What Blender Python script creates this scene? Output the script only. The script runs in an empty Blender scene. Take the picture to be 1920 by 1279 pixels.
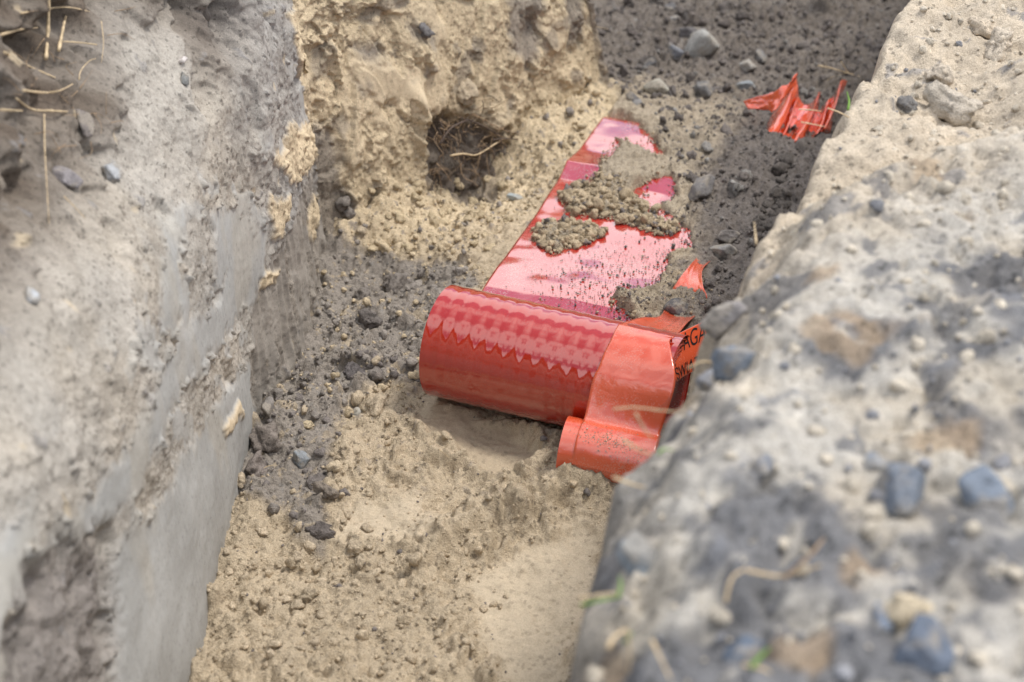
import bpy, bmesh, math, time
import numpy as np
from mathutils import Vector, Matrix
from mathutils.bvhtree import BVHTree

T0 = time.time()
scene = bpy.context.scene
COL = scene.collection
PITCH = math.radians(33.0)
FPX = 1920 * 50 / 36
CAMZ = 1.0

# ------------------------------------------------------------------ camera
cd = bpy.data.cameras.new('camera')
cam = bpy.data.objects.new('camera', cd)
COL.objects.link(cam)
cam.location = (0, 0, CAMZ)
cam.rotation_euler = (math.radians(90) - PITCH, 0, 0)
cd.lens = 50; cd.sensor_width = 36
cd.clip_start = 0.02; cd.clip_end = 200
cd.dof.use_dof = True
cd.dof.focus_distance = 1.66
cd.dof.aperture_fstop = 5.3
scene.camera = cam

# ------------------------------------------------------------------ sky and sun
SUN_EL, SUN_AZ = math.radians(64), math.radians(78)     # azimuth clockwise from +Y
world = bpy.data.worlds.new('World'); scene.world = world
world.use_nodes = True
wn, wl = world.node_tree.nodes, world.node_tree.links
wn.clear()
out = wn.new('ShaderNodeOutputWorld'); bg = wn.new('ShaderNodeBackground')
sky = wn.new('ShaderNodeTexSky'); sky.sky_type = 'NISHITA'; sky.sun_disc = False
sky.sun_elevation = SUN_EL; sky.sun_rotation = SUN_AZ
tc = wn.new('ShaderNodeTexCoord')
cn = wn.new('ShaderNodeTexNoise'); cn.inputs['Scale'].default_value = 3.0
cn.inputs['Detail'].default_value = 3.5; cn.inputs['Roughness'].default_value = 0.52
cn.inputs['Distortion'].default_value = 0.25
cr = wn.new('ShaderNodeMapRange'); cr.interpolation_type = 'SMOOTHSTEP'
cr.inputs['From Min'].default_value = 0.41; cr.inputs['From Max'].default_value = 0.57
mx = wn.new('ShaderNodeMix'); mx.data_type = 'RGBA'
mx.inputs['B'].default_value = (8.6, 8.7, 9.0, 1)
mp = wn.new('ShaderNodeMapping'); mp.inputs['Location'].default_value = (0.35, 0.6, 0.2)
wl.new(tc.outputs['Generated'], mp.inputs['Vector']); wl.new(mp.outputs['Vector'], cn.inputs['Vector'])
wl.new(cn.outputs['Fac'], cr.inputs['Value'])
wl.new(cr.outputs['Result'], mx.inputs['Factor'])
wl.new(sky.outputs['Color'], mx.inputs['A'])
wl.new(mx.outputs['Result'], bg.inputs['Color'])
bg.inputs['Strength'].default_value = 0.15
wl.new(bg.outputs['Background'], out.inputs['Surface'])

sd = bpy.data.lights.new('sun', 'SUN'); sun = bpy.data.objects.new('sun', sd)
COL.objects.link(sun)
sd.energy = 2.2; sd.angle = math.radians(13); sd.color = (1.0, 0.955, 0.89)
sdir = Vector((math.cos(SUN_EL) * math.sin(SUN_AZ), math.cos(SUN_EL) * math.cos(SUN_AZ), math.sin(SUN_EL)))
sun.rotation_euler = sdir.to_track_quat('Z', 'Y').to_euler()

scene.view_settings.view_transform = 'Standard'
scene.view_settings.look = 'None'
scene.view_settings.exposure = 0.42
scene.view_settings.gamma = 1.0
scene.view_settings.use_curve_mapping = False

# ------------------------------------------------------------------ numpy noise helpers
RNG = np.random.default_rng(11)
PERM = np.concatenate([RNG.permutation(256)] * 3).astype(np.int32)
ANG = RNG.random(256) * 2 * np.pi
GX, GY = np.cos(ANG).astype(np.float32), np.sin(ANG).astype(np.float32)
RND = [RNG.random(256).astype(np.float32) for _ in range(5)]

def n2(x, y, seed=0):
    x = np.asarray(x, np.float32) + seed * 17.31; y = np.asarray(y, np.float32) + seed * 7.77
    xf, yf = np.floor(x), np.floor(y)
    ix, iy = xf.astype(np.int32) & 255, yf.astype(np.int32) & 255
    fx, fy = x - xf, y - yf
    u = fx * fx * fx * (fx * (fx * 6 - 15) + 10); v = fy * fy * fy * (fy * (fy * 6 - 15) + 10)
    def g(a, b, dx, dy):
        h = PERM[PERM[(ix + a) & 255] + ((iy + b) & 255)]
        return GX[h] * dx + GY[h] * dy
    a = g(0, 0, fx, fy); b = g(1, 0, fx - 1, fy); c = g(0, 1, fx, fy - 1); d = g(1, 1, fx - 1, fy - 1)
    return (a + u * (b - a) + v * ((c + u * (d - c)) - (a + u * (b - a)))) * 1.4

def fbm(x, y, octs=4, seed=0, gain=0.5):
    s = 0; a = 1; f = 1
    for o in range(octs):
        s = s + a * n2(x * f, y * f, seed + o * 3); a *= gain; f *= 2.03
    return s

def crumbs(x, y, cell, seed=0, dens=0.7, rmin=0.25, rmax=0.62, flat=0.8):
    """height (m) of half-buried lumps on a jittered grid of the given cell size, and a random id per lump"""
    x = np.asarray(x, np.float32) / cell + seed * 13.7; y = np.asarray(y, np.float32) / cell + seed * 5.3
    x, y = (x + 0.20 * n2(x * 2.3, y * 2.3, seed + 1) + 0.10 * n2(x * 5.1, y * 5.1, seed + 6),
            y + 0.20 * n2(x * 2.3, y * 2.3, seed + 2) + 0.10 * n2(x * 5.1, y * 5.1, seed + 7))
    xf, yf = np.floor(x), np.floor(y)
    ix, iy = xf.astype(np.int32), yf.astype(np.int32)
    best = np.zeros_like(x); bid = np.zeros_like(x)
    for a in (-1, 0, 1):
        for b in (-1, 0, 1):
            h = PERM[PERM[(ix + a) & 255] + ((iy + b) & 255)]
            dx = xf + a + 0.1 + 0.8 * RND[0][h] - x; dy = yf + b + 0.1 + 0.8 * RND[1][h] - y
            r = rmin + (rmax - rmin) * RND[2][h] ** 2
            k = 0.7 + 0.6 * RND[4][h]
            d2 = dx * dx * k + dy * dy / k
            hh = np.sqrt(np.maximum(r * r - d2, 0)) * (RND[3][h] < dens)
            # broken faces: each lump is cut by two tilted planes of its own
            a1 = 6.283 * RND[4][(h + 77) & 255]; a2 = a1 + 1.6 + 2 * RND[0][(h + 55) & 255]
            hh = np.minimum(hh, np.maximum(.62 * r + .75 * (np.cos(a1) * dx + np.sin(a1) * dy), 0))
            hh = np.minimum(hh, np.maximum(.72 * r + .8 * (np.cos(a2) * dx + np.sin(a2) * dy), 0))
            m = hh > best
            best = np.where(m, hh, best); bid = np.where(m, RND[4][(h + 31) & 255], bid)
    return best * cell * flat, bid

def n3(P, seed=0):
    P = np.asarray(P, np.float64) + seed * 3.7 + 50
    f0 = np.floor(P); fr = P - f0; ii = f0.astype(int); u = fr * fr * (3 - 2 * fr); tot = 0
    for a in (0, 1):
        for b in (0, 1):
            for c in (0, 1):
                h = PERM[PERM[PERM[(ii[:, 0] + a) & 255] + ((ii[:, 1] + b) & 255)] + ((ii[:, 2] + c) & 255)]
                w = (u[:, 0] if a else 1 - u[:, 0]) * (u[:, 1] if b else 1 - u[:, 1]) * (u[:, 2] if c else 1 - u[:, 2])
                tot = tot + w * (RND[2][h] * 2 - 1)
    return tot

def sstep(x, a, b):
    t = np.clip((x - a) / (b - a), 0, 1); return t * t * (3 - 2 * t)

def sdf(px, py, poly):
    """signed distance to a polygon, negative inside"""
    P = np.asarray(poly, np.float32); n = len(P)
    d = np.full(px.shape, 1e9, np.float32); ins = np.zeros(px.shape, bool)
    for i in range(n):
        a = P[i]; b = P[(i + 1) % n]; e = b - a
        wx, wy = px - a[0], py - a[1]
        t = np.clip((wx * e[0] + wy * e[1]) / (e @ e + 1e-12), 0, 1)
        d = np.minimum(d, (wx - t * e[0]) ** 2 + (wy - t * e[1]) ** 2)
        c = (a[1] > py) != (b[1] > py)
        if abs(e[1]) > 1e-9:
            ins ^= c & (px < e[0] * (py - a[1]) / e[1] + a[0])
    d = np.sqrt(d); return np.where(ins, -d, d)

def pdist(px, py, line):
    P = np.asarray(line, np.float32); d = np.full(px.shape, 1e9, np.float32)
    for a, b in zip(P[:-1], P[1:]):
        e = b - a; wx, wy = px - a[0], py - a[1]
        t = np.clip((wx * e[0] + wy * e[1]) / (e @ e), 0, 1)
        d = np.minimum(d, (wx - t * e[0]) ** 2 + (wy - t * e[1]) ** 2)
    return np.sqrt(d)

def mixc(c, m, col):
    m = np.asarray(m)[..., None]; return c * (1 - m) + np.asarray(col, np.float32) * m

def spaced(parts):
    """coordinates with a spacing per range: [(start, end, step), ...]"""
    out = []
    for a, b, s in parts:
        out.append(np.linspace(a, b, max(2, int(round((b - a) / s))), endpoint=False))
    out.append([parts[-1][1]])
    return np.concatenate(out).astype(np.float64)

# ------------------------------------------------------------------ mesh helpers
def add_mesh(name, V, F, mat, parent=None, smooth=True, col=None):
    V = np.ascontiguousarray(V, np.float32).reshape(-1, 3)
    me = bpy.data.meshes.new(name)
    Fs = F if isinstance(F, list) else [F]
    Fs = [np.asarray(f, np.int32) for f in Fs if len(f)]
    me.vertices.add(len(V)); me.vertices.foreach_set('co', V.ravel())
    li = np.concatenate([f.ravel() for f in Fs]); tot = np.concatenate([np.full(len(f), f.shape[1], np.int32) for f in Fs])
    me.loops.add(len(li)); me.loops.foreach_set('vertex_index', li)
    me.polygons.add(len(tot))
    me.polygons.foreach_set('loop_start', np.concatenate([[0], np.cumsum(tot)[:-1]]).astype(np.int32))
    me.polygons.foreach_set('loop_total', tot)
    if smooth: me.polygons.foreach_set('use_smooth', np.ones(len(tot), bool))
    me.update(calc_edges=True)
    if col is not None:
        a = me.color_attributes.new('Col', 'FLOAT_COLOR', 'POINT')
        a.data.foreach_set('color', np.ascontiguousarray(col, np.float32).ravel())
    me.materials.append(mat)
    o = bpy.data.objects.new(name, me); COL.objects.link(o)
    if parent: o.parent = parent
    return o

def grid_faces(nu, nv):
    i = np.arange(nu * nv).reshape(nu, nv)
    return np.stack([i[:-1, :-1], i[1:, :-1], i[1:, 1:], i[:-1, 1:]], -1).reshape(-1, 4)

def tag(o, label, cat, group=None):
    o['label'] = label; o['category'] = cat
    if group: o['group'] = group
    return o

def empty(name, loc):
    o = bpy.data.objects.new(name, None); COL.objects.link(o); o.location = loc
    o.empty_display_size = 0.02
    return o

def part(name, V, F, mat, root, **k):
    o = add_mesh(name, np.asarray(V) - np.array(root.location), F, mat, root, **k); return o

def crom(P, n):
    P = np.asarray(P, float); Q = np.vstack([2 * P[0] - P[1], P, 2 * P[-1] - P[-2]])
    t = np.linspace(0, len(P) - 1 - 1e-6, n); i = t.astype(int); f = (t - i)[:, None]
    a, b, c, d = Q[i], Q[i + 1], Q[i + 2], Q[i + 3]
    return 0.5 * (2 * b + (c - a) * f + (2 * a - 5 * b + 4 * c - d) * f ** 2 + (3 * b - a - 3 * c + d) * f ** 3)

def tube(P, r0, r1, sides=6, n=14, wob=0.0, rng=None):
    C = crom(P, n)
    T = np.gradient(C, axis=0); T /= np.linalg.norm(T, axis=1)[:, None] + 1e-9
    up = np.array([0.31, 0.17, 0.93]); N = np.cross(T, up); N /= np.linalg.norm(N, axis=1)[:, None] + 1e-9
    B = np.cross(T, N); th = np.linspace(0, 2 * np.pi, sides, endpoint=False)
    r = np.linspace(r0, r1, n)[:, None]
    if wob and rng is not None: r = r * (1 + wob * rng.normal(size=(n, 1)))
    V = C[:, None] + r[:, None] * (np.cos(th)[None, :, None] * N[:, None] + np.sin(th)[None, :, None] * B[:, None])
    i = np.arange(n * sides).reshape(n, sides); j = np.roll(i, -1, axis=1)
    F = np.stack([i[:-1], j[:-1], j[1:], i[1:]], -1).reshape(-1, 4)
    cap = [np.array([i[0][::-1]]), np.array([i[-1]])]
    return V.reshape(-1, 3), [F] + cap

# ------------------------------------------------------------------ materials
def nodes_of(name):
    m = bpy.data.materials.new(name); m.use_nodes = True
    nt = m.node_tree; return m, nt.nodes, nt.links, nt.nodes['Principled BSDF']

def soil_material(name, grain=800.0, bump=0.8, lo=0.72, hi=1.22):
    """base colour from the soil's own colour attribute, broken up by fine grain; alpha = how smooth-cut the face is"""
    m, n, l, b = nodes_of(name)
    at = n.new('ShaderNodeVertexColor'); at.layer_name = 'Col'
    tcn = n.new('ShaderNodeTexCoord')
    g1 = n.new('ShaderNodeTexNoise'); g1.inputs['Scale'].default_value = grain; g1.inputs['Detail'].default_value = 1.5
    g2 = n.new('ShaderNodeTexNoise'); g2.inputs['Scale'].default_value = grain * 0.21; g2.inputs['Detail'].default_value = 3
    g2.inputs['Roughness'].default_value = 0.65
    v = n.new('ShaderNodeTexVoronoi'); v.inputs['Scale'].default_value = grain * 0.35
    for q in (g1, g2, v): l.new(tcn.outputs['Object'], q.inputs['Vector'])
    r1 = n.new('ShaderNodeMapRange'); r1.inputs['From Min'].default_value = 0.3; r1.inputs['From Max'].default_value = 0.7
    r1.inputs['To Min'].default_value = lo; r1.inputs['To Max'].default_value = hi
    l.new(g1.outputs['Fac'], r1.inputs['Value'])
    r2 = n.new('ShaderNodeMapRange'); r2.inputs['From Min'].default_value = 0.3; r2.inputs['From Max'].default_value = 0.7
    r2.inputs['To Min'].default_value = 0.86; r2.inputs['To Max'].default_value = 1.12
    l.new(g2.outputs['Fac'], r2.inputs['Value'])
    mu = n.new('ShaderNodeMath'); mu.operation = 'MULTIPLY'
    l.new(r1.outputs['Result'], mu.inputs[0]); l.new(r2.outputs['Result'], mu.inputs[1])
    # dark mineral specks
    sp = n.new('ShaderNodeSeparateColor'); l.new(v.outputs['Color'], sp.inputs['Color'])
    ge = n.new('ShaderNodeMapRange'); ge.inputs['From Min'].default_value = 0.90; ge.inputs['From Max'].default_value = 0.97
    ge.inputs['To Min'].default_value = 1.0; ge.inputs['To Max'].default_value = 0.6
    l.new(sp.outputs['Red'], ge.inputs['Value'])
    m2 = n.new('ShaderNodeMath'); m2.operation = 'MULTIPLY'
    l.new(mu.outputs[0], m2.inputs[0]); l.new(ge.outputs['Result'], m2.inputs[1])
    # smooth-cut faces show less grain contrast
    mxg = n.new('ShaderNodeMix'); mxg.data_type = 'FLOAT'; mxg.inputs['B'].default_value = 1.0
    sm = n.new('ShaderNodeMath'); sm.operation = 'MULTIPLY'; sm.inputs[1].default_value = 0.65
    l.new(at.outputs['Alpha'], sm.inputs[0]); l.new(sm.outputs[0], mxg.inputs['Factor']); l.new(m2.outputs[0], mxg.inputs['A'])
    mc = n.new('ShaderNodeVectorMath'); mc.operation = 'SCALE'
    l.new(at.outputs['Color'], mc.inputs[0]); l.new(mxg.outputs['Result'], mc.inputs['Scale'])
    l.new(mc.outputs[0], b.inputs['Base Color'])
    ad = n.new('ShaderNodeMath'); ad.operation = 'ADD'
    l.new(g1.outputs['Fac'], ad.inputs[0]); l.new(g2.outputs['Fac'], ad.inputs[1])
    iv = n.new('ShaderNodeMath'); iv.operation = 'MULTIPLY_ADD'; iv.inputs[1].default_value = -bump * 0.8; iv.inputs[2].default_value = bump
    l.new(at.outputs['Alpha'], iv.inputs[0])
    bp = n.new('ShaderNodeBump'); bp.inputs['Distance'].default_value = 0.003
    l.new(iv.outputs[0], bp.inputs['Strength']); l.new(ad.outputs[0], bp.inputs['Height']); l.new(bp.outputs[0], b.inputs['Normal'])
    b.inputs['Roughness'].default_value = 0.95
    b.inputs['Specular IOR Level'].default_value = 0.12
    return m

def plastic(name, color, rough, dust=0.0, dcol=(0.42, 0.36, 0.29), spec=0.5, trans=0.0, coat=1.0, wrinkle=0.0, cior=1.85):
    m, n, l, b = nodes_of(name)
    tcn = n.new('ShaderNodeTexCoord')
    a = n.new('ShaderNodeTexNoise'); a.inputs['Scale'].default_value = 14; a.inputs['Detail'].default_value = 6; a.inputs['Roughness'].default_value = 0.7
    f = n.new('ShaderNodeTexNoise'); f.inputs['Scale'].default_value = 520; f.inputs['Detail'].default_value = 2
    l.new(tcn.outputs['Object'], a.inputs['Vector']); l.new(tcn.outputs['Object'], f.inputs['Vector'])
    mm = n.new('ShaderNodeMath'); mm.operation = 'MULTIPLY'; l.new(a.outputs['Fac'], mm.inputs[0]); l.new(f.outputs['Fac'], mm.inputs[1])
    r = n.new('ShaderNodeMapRange'); r.inputs['From Min'].default_value = 0.27; r.inputs['From Max'].default_value = 0.42
    r.inputs['To Max'].default_value = dust
    l.new(mm.outputs[0], r.inputs['Value'])
    mx = n.new('ShaderNodeMix'); mx.data_type = 'RGBA'
    mx.inputs['A'].default_value = (*color, 1); mx.inputs['B'].default_value = (*dcol, 1)
    l.new(r.outputs['Result'], mx.inputs['Factor']); l.new(mx.outputs['Result'], b.inputs['Base Color'])
    rr = n.new('ShaderNodeMapRange'); rr.inputs['To Min'].default_value = rough; rr.inputs['To Max'].default_value = 0.8
    l.new(r.outputs['Result'], rr.inputs['Value']); l.new(rr.outputs['Result'], b.inputs['Roughness'])
    if wrinkle:
        wv = n.new('ShaderNodeTexNoise'); wv.inputs['Scale'].default_value = 38; wv.inputs['Detail'].default_value = 4; wv.inputs['Distortion'].default_value = 1.2
        l.new(tcn.outputs['Object'], wv.inputs['Vector'])
        bp = n.new('ShaderNodeBump'); bp.inputs['Distance'].default_value = 0.004; bp.inputs['Strength'].default_value = wrinkle
        l.new(wv.outputs['Fac'], bp.inputs['Height']); l.new(bp.outputs[0], b.inputs['Normal']); l.new(bp.outputs[0], b.inputs['Coat Normal'])
    b.inputs['Specular IOR Level'].default_value = spec
    b.inputs['Coat Weight'].default_value = coat; b.inputs['Coat IOR'].default_value = cior; b.inputs['Coat Roughness'].default_value = rough * .8
    if trans: 
        tr = n.new('ShaderNodeBsdfTranslucent'); l.new(mx.outputs['Result'], tr.inputs['Color'])
        ms = n.new('ShaderNodeMixShader'); ms.inputs[0].default_value = trans
        l.new(b.outputs[0], ms.inputs[1]); l.new(tr.outputs[0], ms.inputs[2])
        l.new(ms.outputs[0], n['Material Output'].inputs['Surface'])
    return m

def simple(name, color, rough=0.8, var=0.3, scale=120):
    m, n, l, b = nodes_of(name)
    tcn = n.new('ShaderNodeTexCoord'); a = n.new('ShaderNodeTexNoise'); a.inputs['Scale'].default_value = scale; a.inputs['Detail'].default_value = 5
    l.new(tcn.outputs['Object'], a.inputs['Vector'])
    r = n.new('ShaderNodeMapRange'); r.inputs['From Min'].default_value = 0.3; r.inputs['From Max'].default_value = 0.7
    r.inputs['To Min'].default_value = 1 - var; r.inputs['To Max'].default_value = 1 + var
    l.new(a.outputs['Fac'], r.inputs['Value'])
    v = n.new('ShaderNodeVectorMath'); v.operation = 'SCALE'; v.inputs[0].default_value = color
    l.new(r.outputs['Result'], v.inputs['Scale']); l.new(v.outputs[0], b.inputs['Base Color'])
    bp = n.new('ShaderNodeBump'); bp.inputs['Distance'].default_value = 0.002; bp.inputs['Strength'].default_value = 0.5
    l.new(a.outputs['Fac'], bp.inputs['Height']); l.new(bp.outputs[0], b.inputs['Normal'])
    b.inputs['Roughness'].default_value = rough; b.inputs['Specular IOR Level'].default_value = 0.25
    return m

M_SOIL = soil_material('soil')
M_CLAY = soil_material('cut_clay', 1000, 0.45, 0.78, 1.18)
M_BANK = soil_material('bank_soil', 700, 0.5)
M_RED = plastic('red_cover_plastic', (0.385, 0.021, 0.007), 0.085, 0.05, spec=.4, cior=1.68)
M_SHEET = plastic('red_cover_sheet', (0.44, 0.026, 0.018), 0.11, 0.55, (.50, .40, .34), spec=1.0, wrinkle=.04, cior=2.2)
M_TAPE = plastic('orange_tape_film', (0.76, 0.100, 0.028), 0.24, 0.30, (0.6, 0.45, 0.36), trans=0.15, wrinkle=.22)
M_FARTAPE = plastic('far_tape_film', (0.74, 0.095, 0.026), 0.10, 0.12, trans=0.1, coat=1.0)
M_INK = simple('black_print', (0.012, 0.011, 0.011), 0.8, 0.1)
M_CORE = simple('cardboard_core', (0.20, 0.12, 0.07), 0.9, 0.25)
M_STALK = simple('dry_stalk', (0.52, 0.40, 0.25), 0.75, 0.3, 200)
M_ROOT = simple('root_fibre', (0.30, 0.21, 0.13), 0.85, 0.35, 200)
M_DARKROOT = simple('dark_root_fibre', (0.10, 0.075, 0.06), 0.9, 0.35, 200)
M_GRASS = simple('grass_green', (0.13, 0.24, 0.04), 0.6, 0.3, 150)

SAND = np.array([0.485, 0.395, 0.278]); TAN = np.array([0.60, 0.485, 0.325]); DARK = np.array([0.150, 0.132, 0.120])
GREY = np.array([0.40, 0.39, 0.365]); BROWN = np.array([0.125, 0.098, 0.076]); PALE = np.array([0.50, 0.45, 0.375])

# ------------------------------------------------------------------ layout constants (metres)
PATH = np.array([(-.40, -1.0), (-.335, .25), (-.307, .95), (-.302, 1.38), (-.268, 1.50), (-.258, 1.715), (-.264, 1.742),
                 (-.245, 1.785), (-.19, 1.842), (.17, 2.29), (.165, 2.36), (.05, 2.55), (-.05, 3.0), (-.1, 5.0)])
PS = np.concatenate([[0], np.cumsum(np.hypot(*np.diff(PATH, axis=0).T))])
def ztop(s): return np.interp(s, [2.55, 2.9, 3.3], [.66, .50, .40])
L0 = np.array([-.042, 1.583]); E2 = np.array([.202, .611]); E2 /= np.linalg.norm(E2); D2 = np.array([E2[1], -E2[0]])
STRIP_W = 0.295
RA = np.array([-.083, 1.432, .071]); RR = 0.067; YAW = math.radians(-22)
RD = np.array([math.cos(YAW), math.sin(YAW), 0]); RE = np.array([-RD[1], RD[0], 0])

def strip_z(q, w):
    z = np.interp(q, [-.30, -.16, -.13, -.05, .02, .2, .36, .40, .47, .62, .75], [.004, .003, .006, .036, .046, .042, .040, .050, .041, .034, .028])
    z = z + .0018 * np.sin(q * 21 + w * 9) * sstep(q, -.03, .08) + .006 * sstep(w, .15, .30) * np.sin(q * 24 + 1.0) * sstep(q, 0, .1)
    z = z + .010 * np.exp(-((q - .365 - .25 * (w - .2)) / .022) ** 2) * sstep(w, .17, .25)      # raised curl near the right edge
    return z + 0.004 * n2(q * 9, w * 14, 5) * sstep(q, -.03, .08)

# floor zones, in floor metres
DB = [(-.275, 1.777), (-.197, 1.762), (-.075, 1.732), (-.04, 1.666), (-.087, 1.645), (-.11, 1.527), (-.115, 1.448), (-.17, 1.431), (-.205, 1.386), (-.208, 1.293), (-.202, 1.137), (-.226, 1.145), (-.245, 1.207), (-.307, 1.225), (-.343, 1.254), (-.332, 1.354), (-.313, 1.443), (-.304, 1.645)]
FD = [(.154, 2.403), (.21, 2.22), (.242, 2.093), (.26, 1.858), (.254, 1.50), (.7, 1.4), (2.5, 3.0), (2.5, 5.5), (-.5, 5.5), (-.2, 2.7), (.10, 2.55)]
FP1 = [(-.11, 1.414), (-.038, 1.381), (.025, 1.338), (.031, 1.293), (0, 1.258), (-.048, 1.273), (-.08, 1.313), (-.108, 1.365)]
FP2 = [(-.187, 1.207), (-.106, 1.216), (-.057, 1.163), (-.112, 1.137), (-.181, 1.154)]
FP3 = [(-.044, 1.096), (.075, 1.189), (.097, 1.163), (.082, 1.08), (.045, .942), (0, .942), (-.031, 1.019)]
RG = [(-.089, 1.129), (-.034, 1.171), (0, 1.193), (.047, 1.23), (.095, 1.235)]
VIS = [(-.075, 1.553), (-.062, 1.6), (.139, 2.192), (.159, 2.192), (.189, 2.167), (.214, 2.098), (.238, 2.006), (.219, 2.0), (.201, 2.039), (.173, 2.064), (.158, 2.019), (.138, 1.963), (.122, 1.905), (.100, 1.893), (.086, 1.868), (.076, 1.832), (.098, 1.814), (.138, 1.807), (.181, 1.775), (.217, 1.755), (.186, 1.84), (.175, 1.879), (.203, 1.904), (.238, 1.918), (.241, 1.866), (.216, 1.829), (.247, 1.752), (.245, 1.706), (.211, 1.691), (.207, 1.648), (.189, 1.6), (.13, 1.576), (.149, 1.527), (.25, 1.40), (-.053, 1.30)]
C2 = [(.034, 1.764), (.076, 1.783), (.127, 1.76), (.111, 1.737), (.077, 1.714), (.058, 1.691), (.037, 1.729)]

# ------------------------------------------------------------------ trench floor
fx = spaced([(-1.2, -.40, .05), (-.40, -.36, .008), (-.36, .62, .0021), (.62, .95, .0034), (.95, 2.6, .04)])
fy = spaced([(-1.0, .80, .06), (.80, 1.0, .0026), (1.0, 1.75, .0019), (1.75, 2.3, .0026), (2.3, 2.95, .0036), (2.95, 5.2, .05)])
X, Y = np.meshgrid(fx, fy, indexing='ij'); X = X.astype(np.float32); Y = Y.astype(np.float32)
WX = X + .012 * n2(X * 28, Y * 28, 1) + .005 * n2(X * 90, Y * 90, 2)
WY = Y + .012 * n2(X * 28, Y * 28, 3) + .005 * n2(X * 90, Y * 90, 4)
Q = (X - L0[0]) * E2[0] + (Y - L0[1]) * E2[1]; W = (X - L0[0]) * D2[0] + (Y - L0[1]) * D2[1]
darkm = np.maximum(sstep(-sdf(WX, WY, DB), -.012, .012), sstep(-sdf(WX, WY, FD), -.03, .03))
m1 = sstep(-sdf(WX, WY, FP1), -.006, .010); m2_ = sstep(-sdf(WX, WY, FP2), -.012, .014); m3 = sstep(-sdf(WX, WY, FP3), -.012, .012)
smooth = np.clip(m1 + .75 * m2_ + .8 * m3, 0, 1)
rough = 1 - .88 * smooth
big, bid = crumbs(WX, WY, .040, 3, .45, .22, .58, .65)
mid, mid_id = crumbs(WX, WY, .017, 4, .62, .22, .6, .75)
sml, sid = crumbs(X, Y, .0075, 5, .7, .25, .6, .8)
patch = sstep(fbm(X * 9, Y * 9, 3, 21), -.25, .35)
base = .010 * fbm(X * 5, Y * 5, 3, 8) + .009 * fbm(X * 22, Y * 22, 4, 9)
tanwall_d = pdist(X, Y, PATH[6:10])
HC = (-.2 + .37 * .37, 1.835 + .455 * .37)           # foot of the wall under the root hole
foot = (.050 - .055 * np.exp(-(np.hypot(X - HC[0], Y - HC[1]) / .13) ** 4)) * np.exp(-(tanwall_d / .055) ** 1.5) * sstep(Y, 1.70, 1.85)
strip_zone = sstep(W, -.12, .0) * sstep(Q, -.10, .0)
sz = strip_z(Q, W)
fill = np.where(True, strip_zone, 0)
Z = base + foot - .04 * np.exp(-(np.hypot(X - HC[0], Y - HC[1]) / .062) ** 2) + .03 * sstep(W, .33, .62) * (Y > 1.2)
Z = Z * (1 - .6 * smooth) - .010 * m1 * sstep(X, -.09, .01) - .008 * m3 + .028 * np.exp(-(pdist(WX, WY, RG) / .024) ** 2)
Z += .012 * np.exp(-((sdf(WX, WY, FP1) - .008) / .014) ** 2) * (Y < 1.37)
Z += rough * (1.9 * big * (.35 + .65 * patch) + 1.45 * mid * (.30 + .70 * patch) + sml * 1.1)
rdg = 1 - np.abs(n2(WX * 42, WY * 42, 91)) * 2
Z += rough * (.006 * fbm(X * 34, Y * 34, 4, 90) + .006 * rdg * patch)
Z += rough * (.0022 * fbm(X * 130, Y * 130, 3, 31)) + smooth * .0012 * fbm(X * 60, Y * 60, 3, 33)
# hairline shrinkage cracks in the trodden sand
crk = np.abs(n2(X * 13 + .35 * fbm(X * 45, Y * 45, 3, 41), Y * 13 + .35 * fbm(X * 45, Y * 45, 3, 44), 40))
Z += rough * .0016 * fbm(X * 210, Y * 210, 2, 131)
Z -= .006 * np.exp(-(crk / .016) ** 2) * sstep(n2(X * 11, Y * 11, 43), .10, .35) * (Y < 1.5)
# the buried cover sheet: soil sits below it where it shows and over it where it is covered
vis = sstep(-sdf(X + .005 * n2(X * 60, Y * 60, 2), Y + .005 * n2(X * 60, Y * 60, 6), VIS), -.006, .006)
c2m = sstep(-sdf(X + .006 * n2(X * 70, Y * 70, 12), Y + .006 * n2(X * 70, Y * 70, 16), C2), -.004, .007)
cover = np.maximum(1 - vis, c2m) * sstep(W, -.004, .010)
rel = np.maximum(mid, sml) * .9 + .0022 * fbm(X * 130, Y * 130, 2, 31)
Zs = sz - .016 + rel * .25 + cover * (.022 + 1.6 * rel + .7 * big + .008 * fbm(X * 20, Y * 20, 2, 50))
Zs = np.where(W < 0, Z * .6 + (sz - .018) * .4 + .4 * rel, Zs)
k = strip_zone * (1 - sstep(Q, .66, .95)) * (1 - sstep(W, .36, .6))
Z = Z * (1 - k) + Zs * k
Z = np.where((W < .003) & (W > -.05) & (Q > 0) & (Q < .64), np.minimum(Z, sz - .005 + np.maximum(-W - .012, 0) * .9 + .3 * rel), Z)
# under the roll the floor stays below it
ur = (X - RA[0]) * RD[0] + (Y - RA[1]) * RD[1]; ue = (X - RA[0]) * RE[0] + (Y - RA[1]) * RE[1]
und = sstep(-np.maximum(np.abs(ue - .008) - .036, np.maximum(-ur - .02, ur - .33)), -.014, .008)
Z = np.where(und > 0, Z * (1 - und) + np.minimum(Z, .000) * und, Z)
Z += .65 * sstep(Y, 3.3, 4.8)
tone = 1 + .13 * fbm(X * 6, Y * 6, 3, 60) + .10 * (mid_id - .5) * (mid > 0) + .12 * (bid - .5) * (big > 0)
C = np.broadcast_to(SAND, X.shape + (3,)).astype(np.float32).copy()
tanfoot = sstep(-tanwall_d, -.20, -.05) * sstep(Y, 1.65, 1.85) * (1 - sstep(W, .0, .05))
C = mixc(C, tanfoot, TAN)
C = mixc(C, .85 * np.exp(-(np.hypot(WX - HC[0], WY - HC[1]) / .055) ** 3), [.17, .145, .125])
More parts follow.
